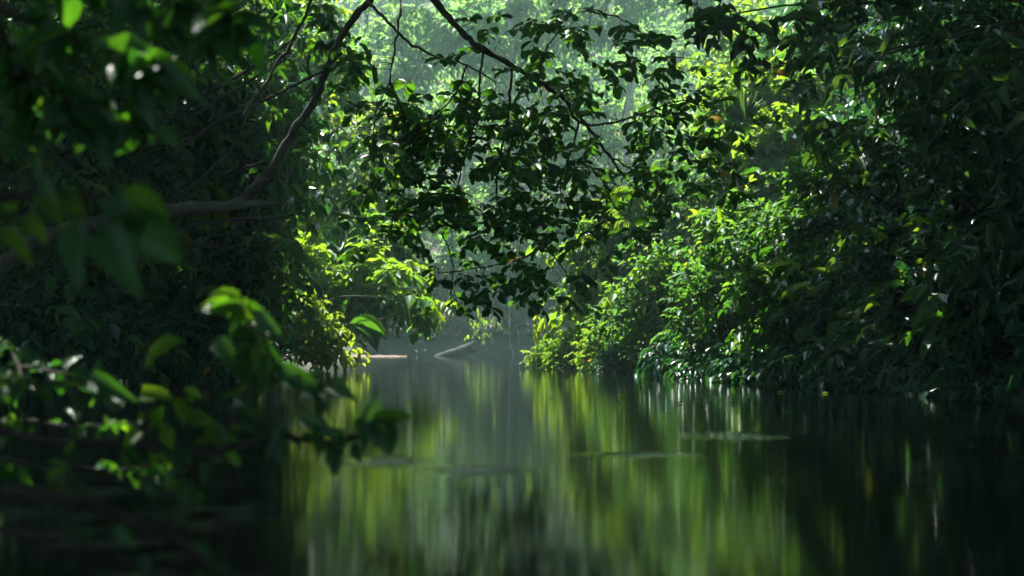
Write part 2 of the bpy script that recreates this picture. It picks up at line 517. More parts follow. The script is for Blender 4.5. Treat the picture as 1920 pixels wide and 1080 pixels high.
for (x0, y0, sx, sy) in RIPPLES:
    ex = mth('POWER', mth('DIVIDE', mth('SUBTRACT', sep.outputs[0], x0), sx), 2.0)
    ey = mth('POWER', mth('DIVIDE', mth('SUBTRACT', sep.outputs[1], y0), sy), 2.0)
    g = mth('EXPONENT', mth('MULTIPLY', mth('ADD', ex, ey), -1.0))
    mask = g if mask is None else mth('ADD', mask, g)
calm = wave_noise(0.55, 1.6, 1.3, 2.0)
fine = wave_noise(1.0, 5.0, 5.0, 3.0)
h = mth('ADD', mth('MULTIPLY', calm, 0.001), mth('MULTIPLY', fine, 0.0004))
rip = mth('MULTIPLY', mth('MULTIPLY', wave_noise(1.0, 1.6, 16.0, 2.0), 0.016), mask)
h = mth('ADD', h, rip)
bp = n.new('ShaderNodeBump'); bp.inputs['Strength'].default_value = 1.0; bp.inputs['Distance'].default_value = 1.0
l.new(h, bp.inputs['Height']); l.new(bp.outputs[0], b.inputs['Normal'])
wx = 46.0
water = bpy.data.meshes.new('water')
water.from_pydata([(-wx, -30, 0), (wx, -30, 0), (wx, 56, 0), (-wx, 56, 0)], [], [(0, 1, 2, 3)])
water.materials.append(wm)
tag(link('water', water, None, 'structure'), 'still dark green river water with soft reflections', 'water')

# ------------------------------------------------------------------ plants
def land_base(x, y, side):
    for _ in range(80):
        if river_dist(x, y) > 0.25: break
        x += 0.15 * side
    return np.array([x, y, float(ground_z(x, y)) - 0.05])

def shrub(name, label, cat, group, pxblobs, mat, seed, side=1, nclump=60, nspray=9, nl=7, tl=0.34, ll=0.13, asp=0.5, key='mid', droop=0.4,
          nobj=0, nstem=5, base=None, hang=0.25, flat=0.5, stem_r=0.022, sig=0.22, shell=0.5, depth=0.9, tvar=0.35, lift=0.1, mix=None):
    rng = np.random.default_rng(seed)
    blobs = []
    for (px, py, rx, ry, d) in pxblobs:
        c = P(px, py, d)
        blobs.append((*c, rx / F * d, depth * 0.5 * (rx + ry) / F * d, ry / F * d))
    d0 = float(np.mean([q[4] for q in pxblobs]))
    if base is None:
        base = land_base(blobs[0][0], d0 + 0.3, side)
    root = empty(name, base, label, cat, group)
    for s in range(nstem):
        bl = np.array(blobs[s % len(blobs)])
        end = bl[:3] + rng.normal(0, 0.5, 3) * bl[3:]
        b0 = np.asarray(base) + np.array([*rng.normal(0, 0.10, 2), 0])
        mid = 0.5 * (b0 + end) + np.array([*rng.normal(0, 0.25, 2), rng.uniform(-0.1, 0.3) * abs(end[0] - b0[0])])
        tube('stem', [b0, mid, end], stem_r * rng.uniform(0.7, 1.3), 0.006, M['bark'], root, sides=6, rng=rng, wob=0.03, n=6, origin=base)
    C, D, ti = clumps(rng, blobs, nclump, nspray, sig, shell, lift)
    keep = C[:, 2] > 0.03
    C, D, ti = C[keep], D[keep], ti[keep]
    if mix:                                        # a climber with another leaf runs through the bush
        m2, ll2, asp2, frac = mix
        sel = rng.uniform(0, 1, len(C)) < frac * 2 * (np.sin(C[:, 0] * 3.1 + seed) * np.sin(C[:, 2] * 3.7 + seed * 2) > 0)
        C2, D2 = C[sel] + D[sel] * 0.08, D[sel]
        L2, tw2 = sprays(rng, C2, D2, 5, tl * 1.1, ll2, asp2, droop, ti[sel], hang=0.3, flat=0.5)
        ok = L2['p'][:, 2] > 0.03
        realise(root, {k: v[ok] for k, v in L2.items()}, key, m2, nobj // 3, 'climber_leaves')
        C, D, ti, nobj = C[~sel], D[~sel], ti[~sel], nobj - nobj // 3
    L, tw = sprays(rng, C, D, nl, tl, ll, asp, droop, ti, tvar=tvar, hang=hang, flat=flat)
    up = L['p'][:, 2] > 0.02
    L = {k: v[up] for k, v in L.items()}
    realise(root, L, key, mat, nobj)
    twig_mesh(root, tw)
    return root

def copy_tree(o, loc, rotz, sc, label=None, group=None):
    r = o.copy(); col.objects.link(r)
    r.location = loc; r.rotation_euler = (0, 0, rotz); r.scale = (sc, sc, sc)
    if label: r['label'] = label
    if group: r['group'] = group
    for ch in o.children:
        c = ch.copy(); col.objects.link(c); c.parent = r
    return r

# --- tall trees: trunk, limbs and a crown of leafy sprays
def tall_tree(name, label, cat, group, base, height, blobs, mat, seed, trunk_r=0.18, bark='bark', nclump=120, nspray=10, nl=6, tl=0.8, ll=0.26, asp=0.5, lean=(0, 0), key='lo', droop=0.35, sig=0.20):
    rng = np.random.default_rng(seed)
    base = np.asarray(base, float)
    root = empty(name, base, label, cat, group)
    top = np.array([lean[0], lean[1], height])
    tube('trunk', [(0, 0, -0.4), (0.1 * lean[0] + 0.1, 0.1 * lean[1], height * 0.3), (0.5 * lean[0], 0.5 * lean[1] + 0.1, height * 0.65), top], trunk_r, trunk_r * 0.35, M[bark], root, sides=10, rng=rng, wob=0.03, n=6)
    wb = [(b_[0], b_[1], b_[2], b_[3], b_[4], b_[5]) for b_ in blobs]
    for q in wb:
        f = rng.uniform(0.45, 0.85)
        s0 = np.array([lean[0] * f, lean[1] * f, height * f])
        e = np.array(q[:3])
        tube('limb', [s0, 0.5 * (s0 + e) + np.array([0, 0, 0.3]), e], trunk_r * 0.42, 0.02, M[bark], root, sides=6, rng=rng, wob=0.04, n=5)
    C, D, ti = clumps(rng, wb, nclump, nspray, sig, 0.45)
    L, tw = sprays(rng, C + base, D, nl, tl, ll, asp, droop, ti)
    realise(root, L, key, mat, 0, 'crown')
    return root

# far forest on the slope: four kinds, copied
kinds = []
KL = ['pale hazy broad-crowned tree on the sunlit far slope', 'tall hazy tree with stacked leaf tiers on the far slope',
      'slender hazy tree with a pale bare trunk on the far slope', 'low spreading hazy tree on the far slope']
KB = [
    [(0, 0, 9, 3.2, 3.2, 2.2), (-2.2, -0.8, 7, 2.2, 2.0, 1.6), (2.3, 0.4, 7.4, 2.2, 2.2, 1.7), (0.3, -1.6, 5.2, 2.2, 1.8, 1.4), (-1.3, 1.2, 10.6, 2, 2, 1.4)],
    [(0, 0, 12, 2.0, 2.0, 1.5), (1.0, -0.6, 9.6, 2.3, 2.0, 1.3), (-1.2, 0.2, 7.6, 2.3, 2.1, 1.3), (0.8, 0.4, 5.2, 2.2, 2.1, 1.3), (-0.4, -1.0, 3.2, 2.0, 1.6, 1.2)],
    [(0.3, 0, 13, 2.4, 2.4, 1.6), (-1.4, 0.3, 11.2, 1.8, 1.8, 1.2), (1.8, -0.3, 10.8, 1.7, 1.7, 1.1)],
    [(0, 0, 5, 2.8, 2.6, 1.6), (-2.2, 0.3, 3.8, 2.1, 2.0, 1.5), (2.2, -0.3, 4.0, 2.1, 2.0, 1.5), (0.2, -1.4, 2.6, 2.2, 1.6, 1.3), (0, 0.4, 6.6, 1.8, 1.8, 1.2)]]
HT = [10.5, 12.5, 13.5, 6.5]
for k in range(4):
    kinds.append(tall_tree('forest_tree', KL[k], 'tree', 'hazy trees on the far slope: kind %s' % 'one two three four'.split()[k], (0, 0, 0), HT[k], KB[k], M['far'], 40 + k,
                           trunk_r=[0.22, 0.2, 0.2, 0.16][k], bark=['bark', 'bark', 'bark_pale', 'bark'][k], nclump=[70, 70, 50, 62][k], nspray=9, nl=6, tl=0.7, ll=0.33, asp=0.55, sig=0.15))
rng = np.random.default_rng(7)
spots = []
for row, (y, step) in enumerate([(53.5, 4.0), (61, 4.6), (70, 5.0), (80, 5.4), (91, 6.0), (103, 6.5)]):
    half = 17 + 0.14 * (y - 54) * 2
    xs = np.arange(-half, half + 3, step)
    for i, x in enumerate(xs):
        spots.append((x + rng.uniform(-1, 1), y + rng.uniform(-1.6, 1.6), row))
used = [False] * 4
for (x, y, row) in spots:
    k = int(rng.choice([0, 1, 2, 3], p=[[0, 0, 0, 1], [0.2, 0.1, 0, 0.7], [0.5, 0.3, 0.1, 0.1], [0.45, 0.35, 0.2, 0], [0.45, 0.35, 0.2, 0], [0.5, 0.3, 0.2, 0]][row]))
    loc = (x, y, float(ground_z(x, y)) - 0.1)
    s = rng.uniform(0.85, 1.25) * [0.72, 0.85, 0.95, 1, 1, 1][row]
    rz = rng.uniform(0, 6.28)
    if not used[k]:
        used[k] = True
        kinds[k].location = loc; kinds[k].rotation_euler = (0, 0, rz); kinds[k].scale = (s, s, s)
    else:
        copy_tree(kinds[k], loc, rz, s)

# slim pale-trunked trees rising before the forest wall
for i, (px0, px1, y, h_, lb) in enumerate([(962, 955, 52.2, 14, 'slim straight pale-trunked tree rising behind the hanging branch'), (1160, 1205, 53, 15, 'slim leaning pale-trunked tree beyond the right bank tip'),
                                           (1048, 1066, 55.5, 15, 'tall pale-trunked tree between the two slim ones'), (770, 782, 53.5, 13, 'slim grey-trunked tree behind the sand bar')]):
    x = (px0 - 960) / F * y; tx = (px1 - 960) / F * y - x
    tall_tree('pale_trunked_tree', lb, 'tree', None, (x, y, float(ground_z(x, y)) - 0.1), h_, [(tx, 0, h_ - 0.5, 2.2, 2.2, 1.3), (tx + 1.2, 0.4, h_ - 2.2, 1.6, 1.6, 0.9), (tx - 1.3, -0.2, h_ - 3, 1.5, 1.5, 0.9)],
              M['far'], 480 + i, trunk_r=0.13, bark='bark_pale', nclump=60, nspray=10, nl=6, tl=0.6, ll=0.32, asp=0.52, lean=(tx, 0), sig=0.14)

# shady thicket along the far bank
fb = []
for i, (x, y, h_) in enumerate([(-7.6, 50.6, 2.6), (-5.2, 50.2, 2.2), (-2.9, 50.6, 1.9), (-0.7, 50.8, 2.4), (1.5, 50.9, 2.8), (3.8, 50.8, 2.6), (6.4, 50.4, 3.0), (9.2, 50, 3.0)]):
    brown = i in (1, 2, 3)
    nm = ('brown withered thicket under the far bank trees behind the slanting log' if brown else 'dim green thicket on the far bank under the hazy trees')
    px = 960 + x / y * F; z = h_ * 0.55 + 0.4; py = HOR - (z - CAM_H) / y * F
    shrub('thicket', nm, 'shrub', 'brown far bank thickets' if brown else 'green far bank thickets', [(px, py, 75, 0.5 * h_ / y * F, y), (px + 20, py - 40, 55, 45, y + 0.8)],
          M['brown'] if brown else M['mid'], 300 + i, nclump=60, nspray=7, nl=6, tl=0.6, ll=0.2, asp=0.45, key='lo', base=(x, y, float(ground_z(x, y)) - 0.05), depth=0.5, nstem=4, droop=0.7, stem_r=0.03)

# --- right bank
RB = [
    # blobs (px, py, rx, ry, d), material, clumps, leaf length, leaf kind, label
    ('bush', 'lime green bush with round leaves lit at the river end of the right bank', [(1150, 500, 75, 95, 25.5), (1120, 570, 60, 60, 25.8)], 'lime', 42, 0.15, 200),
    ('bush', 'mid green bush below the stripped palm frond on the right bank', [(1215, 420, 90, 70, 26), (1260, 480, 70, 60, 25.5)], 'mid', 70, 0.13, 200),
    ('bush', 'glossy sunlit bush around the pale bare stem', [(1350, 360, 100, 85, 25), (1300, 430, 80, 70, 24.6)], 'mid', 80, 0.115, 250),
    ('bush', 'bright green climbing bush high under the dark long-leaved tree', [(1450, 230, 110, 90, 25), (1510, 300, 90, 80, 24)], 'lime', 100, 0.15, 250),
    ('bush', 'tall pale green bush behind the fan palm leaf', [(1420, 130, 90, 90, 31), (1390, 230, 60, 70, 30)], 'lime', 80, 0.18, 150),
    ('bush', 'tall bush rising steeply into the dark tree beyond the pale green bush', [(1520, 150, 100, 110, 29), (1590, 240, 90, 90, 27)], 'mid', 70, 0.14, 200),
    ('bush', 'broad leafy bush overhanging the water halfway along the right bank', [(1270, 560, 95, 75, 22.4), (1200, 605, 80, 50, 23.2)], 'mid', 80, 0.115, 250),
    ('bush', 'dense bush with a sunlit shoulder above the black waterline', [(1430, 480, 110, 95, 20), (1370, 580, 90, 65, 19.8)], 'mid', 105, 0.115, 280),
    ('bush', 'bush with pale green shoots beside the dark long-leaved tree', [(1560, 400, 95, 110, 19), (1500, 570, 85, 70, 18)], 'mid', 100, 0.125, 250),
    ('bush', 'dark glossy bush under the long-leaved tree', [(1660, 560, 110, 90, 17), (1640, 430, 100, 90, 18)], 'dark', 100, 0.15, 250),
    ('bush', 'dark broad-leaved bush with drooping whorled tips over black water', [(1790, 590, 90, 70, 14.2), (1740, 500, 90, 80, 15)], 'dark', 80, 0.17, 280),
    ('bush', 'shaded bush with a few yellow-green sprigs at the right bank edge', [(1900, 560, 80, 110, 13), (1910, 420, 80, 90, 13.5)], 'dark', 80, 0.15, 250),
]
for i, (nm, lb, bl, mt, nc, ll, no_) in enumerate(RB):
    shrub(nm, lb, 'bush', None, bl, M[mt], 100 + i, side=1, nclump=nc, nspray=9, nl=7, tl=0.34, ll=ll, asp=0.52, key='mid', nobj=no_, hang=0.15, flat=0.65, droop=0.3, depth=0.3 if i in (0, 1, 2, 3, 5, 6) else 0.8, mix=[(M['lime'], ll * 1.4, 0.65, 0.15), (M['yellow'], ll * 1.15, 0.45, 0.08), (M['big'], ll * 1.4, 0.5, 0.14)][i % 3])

# low dark growth along the right waterline, branches dipping to the water
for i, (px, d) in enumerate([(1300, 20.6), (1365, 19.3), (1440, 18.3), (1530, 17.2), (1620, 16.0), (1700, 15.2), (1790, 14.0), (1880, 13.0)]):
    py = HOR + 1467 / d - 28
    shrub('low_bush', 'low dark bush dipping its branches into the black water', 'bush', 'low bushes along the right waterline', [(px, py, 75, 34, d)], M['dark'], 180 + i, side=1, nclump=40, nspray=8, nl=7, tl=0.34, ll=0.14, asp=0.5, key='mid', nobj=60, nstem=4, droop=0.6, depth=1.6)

# backing bushes further up the right bank (seen through the gaps)
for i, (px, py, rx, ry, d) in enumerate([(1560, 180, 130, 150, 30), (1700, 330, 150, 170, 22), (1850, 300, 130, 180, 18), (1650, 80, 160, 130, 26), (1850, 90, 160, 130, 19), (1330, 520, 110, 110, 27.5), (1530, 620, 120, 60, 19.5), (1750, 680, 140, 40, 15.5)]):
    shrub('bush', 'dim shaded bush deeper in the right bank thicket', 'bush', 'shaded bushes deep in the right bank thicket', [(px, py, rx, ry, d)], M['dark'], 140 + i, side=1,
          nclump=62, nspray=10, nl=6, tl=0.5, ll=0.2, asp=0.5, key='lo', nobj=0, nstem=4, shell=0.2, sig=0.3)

# growth of the near right bank, beside the view
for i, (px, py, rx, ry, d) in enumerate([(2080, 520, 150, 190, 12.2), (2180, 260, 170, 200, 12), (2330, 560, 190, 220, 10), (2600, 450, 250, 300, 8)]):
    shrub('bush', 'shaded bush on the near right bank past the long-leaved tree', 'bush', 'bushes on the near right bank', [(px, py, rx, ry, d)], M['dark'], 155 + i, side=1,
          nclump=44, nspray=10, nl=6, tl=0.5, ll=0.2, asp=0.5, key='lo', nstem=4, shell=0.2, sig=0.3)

# low bright plants at the tip of the right bank
for i, (px, py, rx, ry, d, lb) in enumerate([
        (1040, 672, 28, 22, 26.4, 'feathery bright green plant at the very tip of the right bank'),
        (1085, 660, 40, 36, 25.3, 'bright green low plant with a white flower on the right bank tip'),
        (1135, 666, 45, 38, 24.3, 'low leafy plant between the flowering plant and the bushes'),
        (1190, 676, 48, 30, 23.2, 'low plant with arching bare twigs touching the water'),
        (1250, 682, 52, 30, 22.2, 'low waterline plant with leaves darkened for the shade of the overhanging bush')]):
    rt = shrub('waterside_plant', lb, 'plant', None, [(px, py, rx, ry, d)], M['lime'] if i < 3 else M['dark'], 170 + i, side=1, nclump=40, nspray=8, nl=9, tl=0.26, ll=0.085, asp=0.38, key='mid', nobj=60, nstem=6, stem_r=0.008, hang=0.05, lift=0.5, droop=0.5)  # dark leaves on the last two paint the shade under the overhang
    if i == 1:
        me = bpy.data.meshes.new('flower')
        vv = [(0, 0, 0.012)]; ff = []
        for q in range(12):
            rr = 0.07 if q % 2 else 0.045
            vv.append((rr * math.cos(q * math.pi / 6), rr * 0.6 * math.sin(q * math.pi / 6) - 0.03, rr * 0.7 * math.sin(q * math.pi / 6)))
        ff = [(0, 1 + q, 1 + (q + 1) % 12) for q in range(12)]
        me.from_pydata(vv, [], ff); me.materials.append(M['petal'])
        o = link('flower', me, rt)
        o.location = Vector(P(1057, 617, 25.2)) - rt.location
        tube('flower_stalk', [P(1057, 617, 25.2) + np.array([0, 0.02, 0]), P(1062, 640, 25.2), P(1075, 670, 25.3)], 0.006, 0.008, M['twig'], rt, sides=5, origin=rt.location)

# pale bare stem
rt = empty('bare_sapling', land_base(*P(1395, 420, 24.3)[:2], 1), 'pale bare leaning stem rising out of the glossy right bank bush', 'stem')
tube('stem', [np.array(rt.location), P(1400, 450, 24.2), P(1383, 340, 23.6), P(1370, 290, 23.5), P(1353, 238, 23.4)], 0.035, 0.014, M['deadwood'], rt, sides=7, rng=np.random.default_rng(3), wob=0.008, origin=rt.location)
tube('side_twig', [P(1356, 262, 23.45), P(1345, 265, 23.3), P(1335, 270, 23.2)], 0.012, 0.006, M['deadwood'], rt, sides=5, origin=rt.location)

# fan palm leaf and palm fronds
def fan_leaf(px, py, d, r, dirv, seed, label):
    rng = np.random.default_rng(seed)
    c = P(px, py, d)
    base = land_base(c[0] + 0.4, d + 0.5, 1)
    rt = empty('fan_palm', base, label, 'palm')
    tube('leaf_stalk', [base, 0.5 * (base + c) + np.array([0.2, 0, 0.4]), c], 0.02, 0.01, M['twig'], rt, sides=6, origin=base)
    ax = unit(np.array(dirv, float)); s = unit(np.cross(ax, np.array([0.2, -1, 0.1])))
    nn = np.cross(ax, s)
    n_ = 22
    th = np.linspace(-1.1, 1.1, n_)
    A = unit(np.cos(th)[:, None] * ax + np.sin(th)[:, None] * s + rng.normal(0, 0.03, (n_, 3)))
    L = dict(p=np.repeat(c[None], n_, 0), a=A, n=np.repeat(nn[None], n_, 0) + rng.normal(0, 0.1, (n_, 3)), l=r * rng.uniform(0.85, 1.05, n_), w=np.full(n_, r * 0.035), t=rng.uniform(0.2, 0.8, n_))
    realise(rt, L, 'strap', M['mid'], n_)
    return rt
fan_leaf(1398, 228, 23.8, 0.52, (-0.25, -0.1, 1.0), 5, 'fan palm leaf standing up beside the overhanging branch tip')

def palm(px, py, d, fronds, seed, label, side):
    rng = np.random.default_rng(seed)
    c = P(px, py, d)
    base = land_base(c[0], d + 0.2, side)
    rt = empty('palm', base, label, 'palm')
    tube('trunk', [base, 0.5 * (base + c) + np.array([0.05, 0, 0.1]), c], 0.06, 0.04, M['bark'], rt, sides=8, rng=rng, wob=0.01, origin=base)
    Ls = []
    for (ex, ey, ed, rise) in fronds:
        e = P(ex, ey, ed)
        m_ = 0.5 * (c + e) + np.array([0, 0, rise])
        pts = catmull([c, m_, e], 14)
        tube('rachis', [c, m_, e], 0.014, 0.004, M['twig'], rt, sides=5, origin=base)
        tan = unit(np.gradient(pts, axis=0))
        S = unit(np.cross(tan, UP))
        k = len(pts)
        for sg in (-1, 1):
            t = np.linspace(0, 1, k)
            A = unit(tan * 0.8 + S * sg * 0.8 - UP * 0.25 + rng.normal(0, 0.06, (k, 3)))
            ln = 0.42 * np.sin(np.pi * (0.12 + 0.80 * t)) * rng.uniform(0.9, 1.1, k)
            Ls.append(dict(p=pts, a=A, n=UP[None] + S * sg * -0.3 + rng.normal(0, 0.1, (k, 3)), l=ln, w=np.full(k, 0.016), t=rng.uniform(0.4, 0.9, k)))
    realise(rt, merge(*Ls), 'strap', M['lime'], 120)
    return rt
palm(1215, 425, 25.2, [(1095, 450, 25.0, 0.12), (1110, 425, 25.6, 0.2), (1160, 370, 25.6, 0.3), (1270, 380, 25.0, 0.3)], 9, 'small feathery palm with fronds reaching out from the right bank bushes', 1)
palm(640, 215, 34.0, [(710, 130, 34, 0.3), (560, 150, 34, 0.3), (725, 230, 33.6, 0.3), (640, 110, 34.4, 0.1)], 10, 'feathery palm behind the leaning left bank tree', -1)

# --- dark long-leaved tree of the right bank
rngR = np.random.default_rng(77)
base = np.array([6.4, 13.6, float(ground_z(6.4, 13.6)) - 0.1])
rt = empty('long_leaved_tree', base, 'dark tree with long drooping serrated leaves hanging over the right bank', 'tree')
tube('trunk', [base + np.array([0, 0, -0.3]), base + np.array([-0.2, 0, 2]), base + np.array([-0.3, -0.2, 4.2]), base + np.array([0.2, -0.4, 7.5])], 0.16, 0.08, M['bark'], rt, sides=10, rng=rngR, wob=0.02, origin=base)
LB = [(1640, 100, 130, 80, 13.2), (1500, 25, 110, 60, 12.8), (1380, 25, 70, 45, 12.4), (1800, 130, 130, 110, 12.2), (1900, 260, 90, 120, 11.8), (1740, 270, 110, 80, 12.6), (1650, 240, 90, 60, 13.0),
      (1640, 390, 90, 60, 12.8), (1800, 400, 100, 70, 12.2), (1890, 480, 60, 60, 11.6), (1560, 120, 70, 50, 13), (1750, -60, 260, 80, 12.5), (1500, -80, 160, 60, 12.6)]
bl = []
for (px, py, rx, ry, d) in LB:
    c = P(px, py, d); bl.append((*c, rx / F * d, 0.7, ry / F * d))
    st = base + np.array([-0.3, -0.2, min(4.6, max(2.0, c[2] * 0.8))])
    tube('limb', [st, 0.55 * st + 0.45 * c + np.array([0, 0, 0.35]), c], 0.035, 0.008, M['bark'], rt, sides=6, rng=rngR, wob=0.02, origin=base)
C, D, ti = clumps(rngR, bl, 60, 3, 0.2, 0.2, lift=0.0)
D = unit(D + np.array([-0.55, -0.2, -0.1]))
L, tw = sprays(rngR, C, D, 8, 0.42, 0.19, 0.34, 0.18, ti, hang=0.08, flat=0.75, tvar=0.6)
realise(rt, L, 'long', M['long'], 300)
twig_mesh(rt, tw, 0.006)

# --- the leaning left-bank tree: trunk out over the water, limb up out of view, and the drooping branch
rngT = np.random.default_rng(21)
base = np.array([-6.8, 15.4, float(ground_z(-6.8, 15.4)) - 0.1])
rt = empty('leaning_tree', base, 'mossy tree leaning out from the left bank, its leafy branch drooping over the river', 'tree')
tube('trunk', [base + np.array([-0.1, 0, -0.3]), P(40, 470, 15.2), P(200, 412, 15.0), P(330, 392, 14.8), P(440, 384, 14.6), P(500, 330, 14.5)], 0.085, 0.055, M['bark_moss'], rt, sides=12, rng=rngT, wob=0.012, n=8, origin=base)
tube('broken_limb', [P(430, 385, 14.6), P(480, 381, 14.5), P(532, 383, 14.4)], 0.05, 0.018, M['bark_moss'], rt, sides=8, rng=rngT, wob=0.006, origin=base)
tube('limb', [P(470, 365, 14.55), P(500, 328, 14.5), P(548, 248, 14.4), P(590, 190, 14.3), P(612, 130, 14.2), P(640, 68, 14.1), P(692, 2, 14.0), P(760, -60, 13.7), P(850, -120, 13.3)], 0.043, 0.032, M['bark'], rt, sides=10, rng=rngT, wob=0.008, n=7, origin=base)
D0 = 13.0
BR = [  # branches of the drooping part, drawn as polylines (px, py), start and end radius
    ([(760, -60), (812, 0), (868, 62), (905, 92), (960, 124), (1020, 160), (1062, 190), (1100, 235), (1140, 290), (1170, 330)], 0.036, 0.012),
    ([(690, 2), (722, 36), (765, 78), (820, 108), (875, 122), (930, 155)], 0.016, 0.006),
    ([(752, -30), (748, 40), (740, 90), (730, 150), (705, 210), (700, 260)], 0.012, 0.005),
    ([(1062, 190), (1085, 228), (1140, 232), (1200, 215), (1270, 190), (1330, 200)], 0.014, 0.005),
    ([(1010, 155), (1020, 100), (1045, 60), (1060, 20)], 0.010, 0.005),
    ([(1100, 20), (1150, 30), (1190, 50), (1240, 100), (1300, 110)], 0.010, 0.004),
    ([(905, 92), (900, 160), (890, 230), (870, 300), (850, 380), (830, 440)], 0.012, 0.005),
    ([(960, 124), (955, 200), (940, 280), (930, 360), (960, 430), (1020, 458), (1060, 510), (1085, 545)], 0.013, 0.005),
    ([(1020, 458), (980, 485), (920, 498), (830, 512)], 0.009, 0.004),
    ([(1085, 228), (1070, 290), (1050, 350), (1090, 430), (1110, 470)], 0.011, 0.004),
    ([(1140, 290), (1190, 330), (1180, 390), (1150, 420)], 0.009, 0.004),
    ([(730, 150), (760, 230), (770, 320), (740, 400), (730, 460)], 0.010, 0.004),
    ([(830, 440), (850, 500), (845, 560), (860, 600)], 0.007, 0.003),
    ([(1200, 215), (1260, 260), (1310, 300), (1340, 310)], 0.008, 0.004),
    ([(875, 122), (850, 180), (800, 230), (770, 260)], 0.009, 0.004),
]
ends = []; carr = []
for i, (pl, r0, r1) in enumerate(BR):
    dd = np.cumsum(np.concatenate([[0.0 if i == 0 else rngT.uniform(-0.3, 0.3)], rngT.normal(0, 0.06, len(pl) - 1)]))
    pts = [P(x, y, D0 + (0.7 if (i in (0, 1, 2) and k == 0) else 0) + q) for k, ((x, y), q) in enumerate(zip(pl, dd))]
    bo = tube('branch', pts, r0, r1, M['bark'], rt, sides=7, rng=rngT, wob=0.006, n=6, origin=base)
    c = catmull(pts, 6)
    ends.append(c); carr.append((bo, c))
nodes = np.vstack(ends)
OB = [(770, 250, 80, 70, 1.5), (735, 200, 50, 60, 1.2), (690, 110, 40, 60, .5), (880, 180, 80, 45, 0.9), (900, 260, 100, 60, 1.3), (800, 390, 60, 55, 1.0), (880, 400, 80, 60, 1.2), (960, 300, 75, 55, 1.1), (1000, 400, 90, 55, 1.1),
      (1020, 190, 60, 70, 1.0), (1050, 70, 55, 60, 1.0), (1120, 95, 50, 50, 0.8), (1180, 85, 50, 45, 0.8), (1240, 110, 60, 40, 0.7), (1290, 175, 65, 45, 0.9), (1315, 255, 55, 55, 1.1), (1230, 235, 65, 40, 0.9),
      (1150, 310, 60, 50, 1.0), (1080, 340, 75, 55, 1.1), (1190, 380, 60, 45, 0.9), (1240, 330, 60, 40, 0.9), (1300, 330, 60, 35, 0.8), (1090, 440, 55, 40, 0.7), (1000, 470, 60, 40, 0.7), (900, 500, 60, 35, 0.7), (860, 560, 45, 40, 0.8), (975, 535, 60, 35, 1.0),
      (1065, 540, 45, 35, 0.9), (750, 430, 55, 50, 0.8), (720, 340, 30, 50, 0.5), (905, 60, 40, 35, 0.5), (880, 40, 25, 30, .3), (960, 60, 40, 35, .3), (760, 20, 30, 25, .25), (1100, 190, 50, 40, .6), (940, 210, 60, 40, .8)]
Cs, Ds, tws, ts = [], [], [], []
for (px, py, rx, ry, dens) in OB:
    k = int(dens * rx * ry / 205)
    pts = np.array([P(px + rngT.normal(0, 0.72) * rx, py + rngT.normal(0, 0.62) * ry, D0 + rngT.normal(0, 0.45)) for _ in range(k)])
    # each leafy shoot grows from the nearest branch
    for p in pts:
        j = np.argmin(np.linalg.norm((nodes - p) * np.array([1, 0.5, 1]) - np.array([0, 0, 0.1]), axis=1))
        q = nodes[j]
        dv = p - q; ln = np.linalg.norm(dv)
        Cs.append(p); Ds.append(unit(unit(dv) * np.array([1, 1, 0.45]) + rngT.normal(0, 0.4, 3) * np.array([1, 1, 0.5])))
        ts.append(rngT.uniform(0, 1))
        if ln < 0.9:
            tws.append((q, 0.5 * (p + q) + np.array([0, 0, 0.06 * ln]), p))
Cs, Ds, ts = np.array(Cs), np.array(Ds), np.array(ts)
L, tw = sprays(rngT, Cs, Ds, 8, 0.24, 0.112, 0.56, 0.25, ts, hang=0.12, flat=0.45, tvar=0.5)
realise(rt, L, 'obo', M['over'], 300, carriers=carr)
twig_mesh(rt, list(tw) + tws, 0.0045)

# thin dark climbing stem beside the limb
rt = empty('climbing_stem', np.array([-6.3, 16.2, 0.3]), 'thin dark climbing stem slanting up beside the leaning limb', 'vine')
tube('stem', [np.array(rt.location), P(380, 330, 15.5), P(470, 195, 15), P(520, 120, 14.8), P(560, 55, 14.6), P(590, -20, 14.5), P(610, -140, 14.4)], 0.02, 0.014, M['bark'], rt, sides=7, rng=rngT, wob=0.01, origin=rt.location)

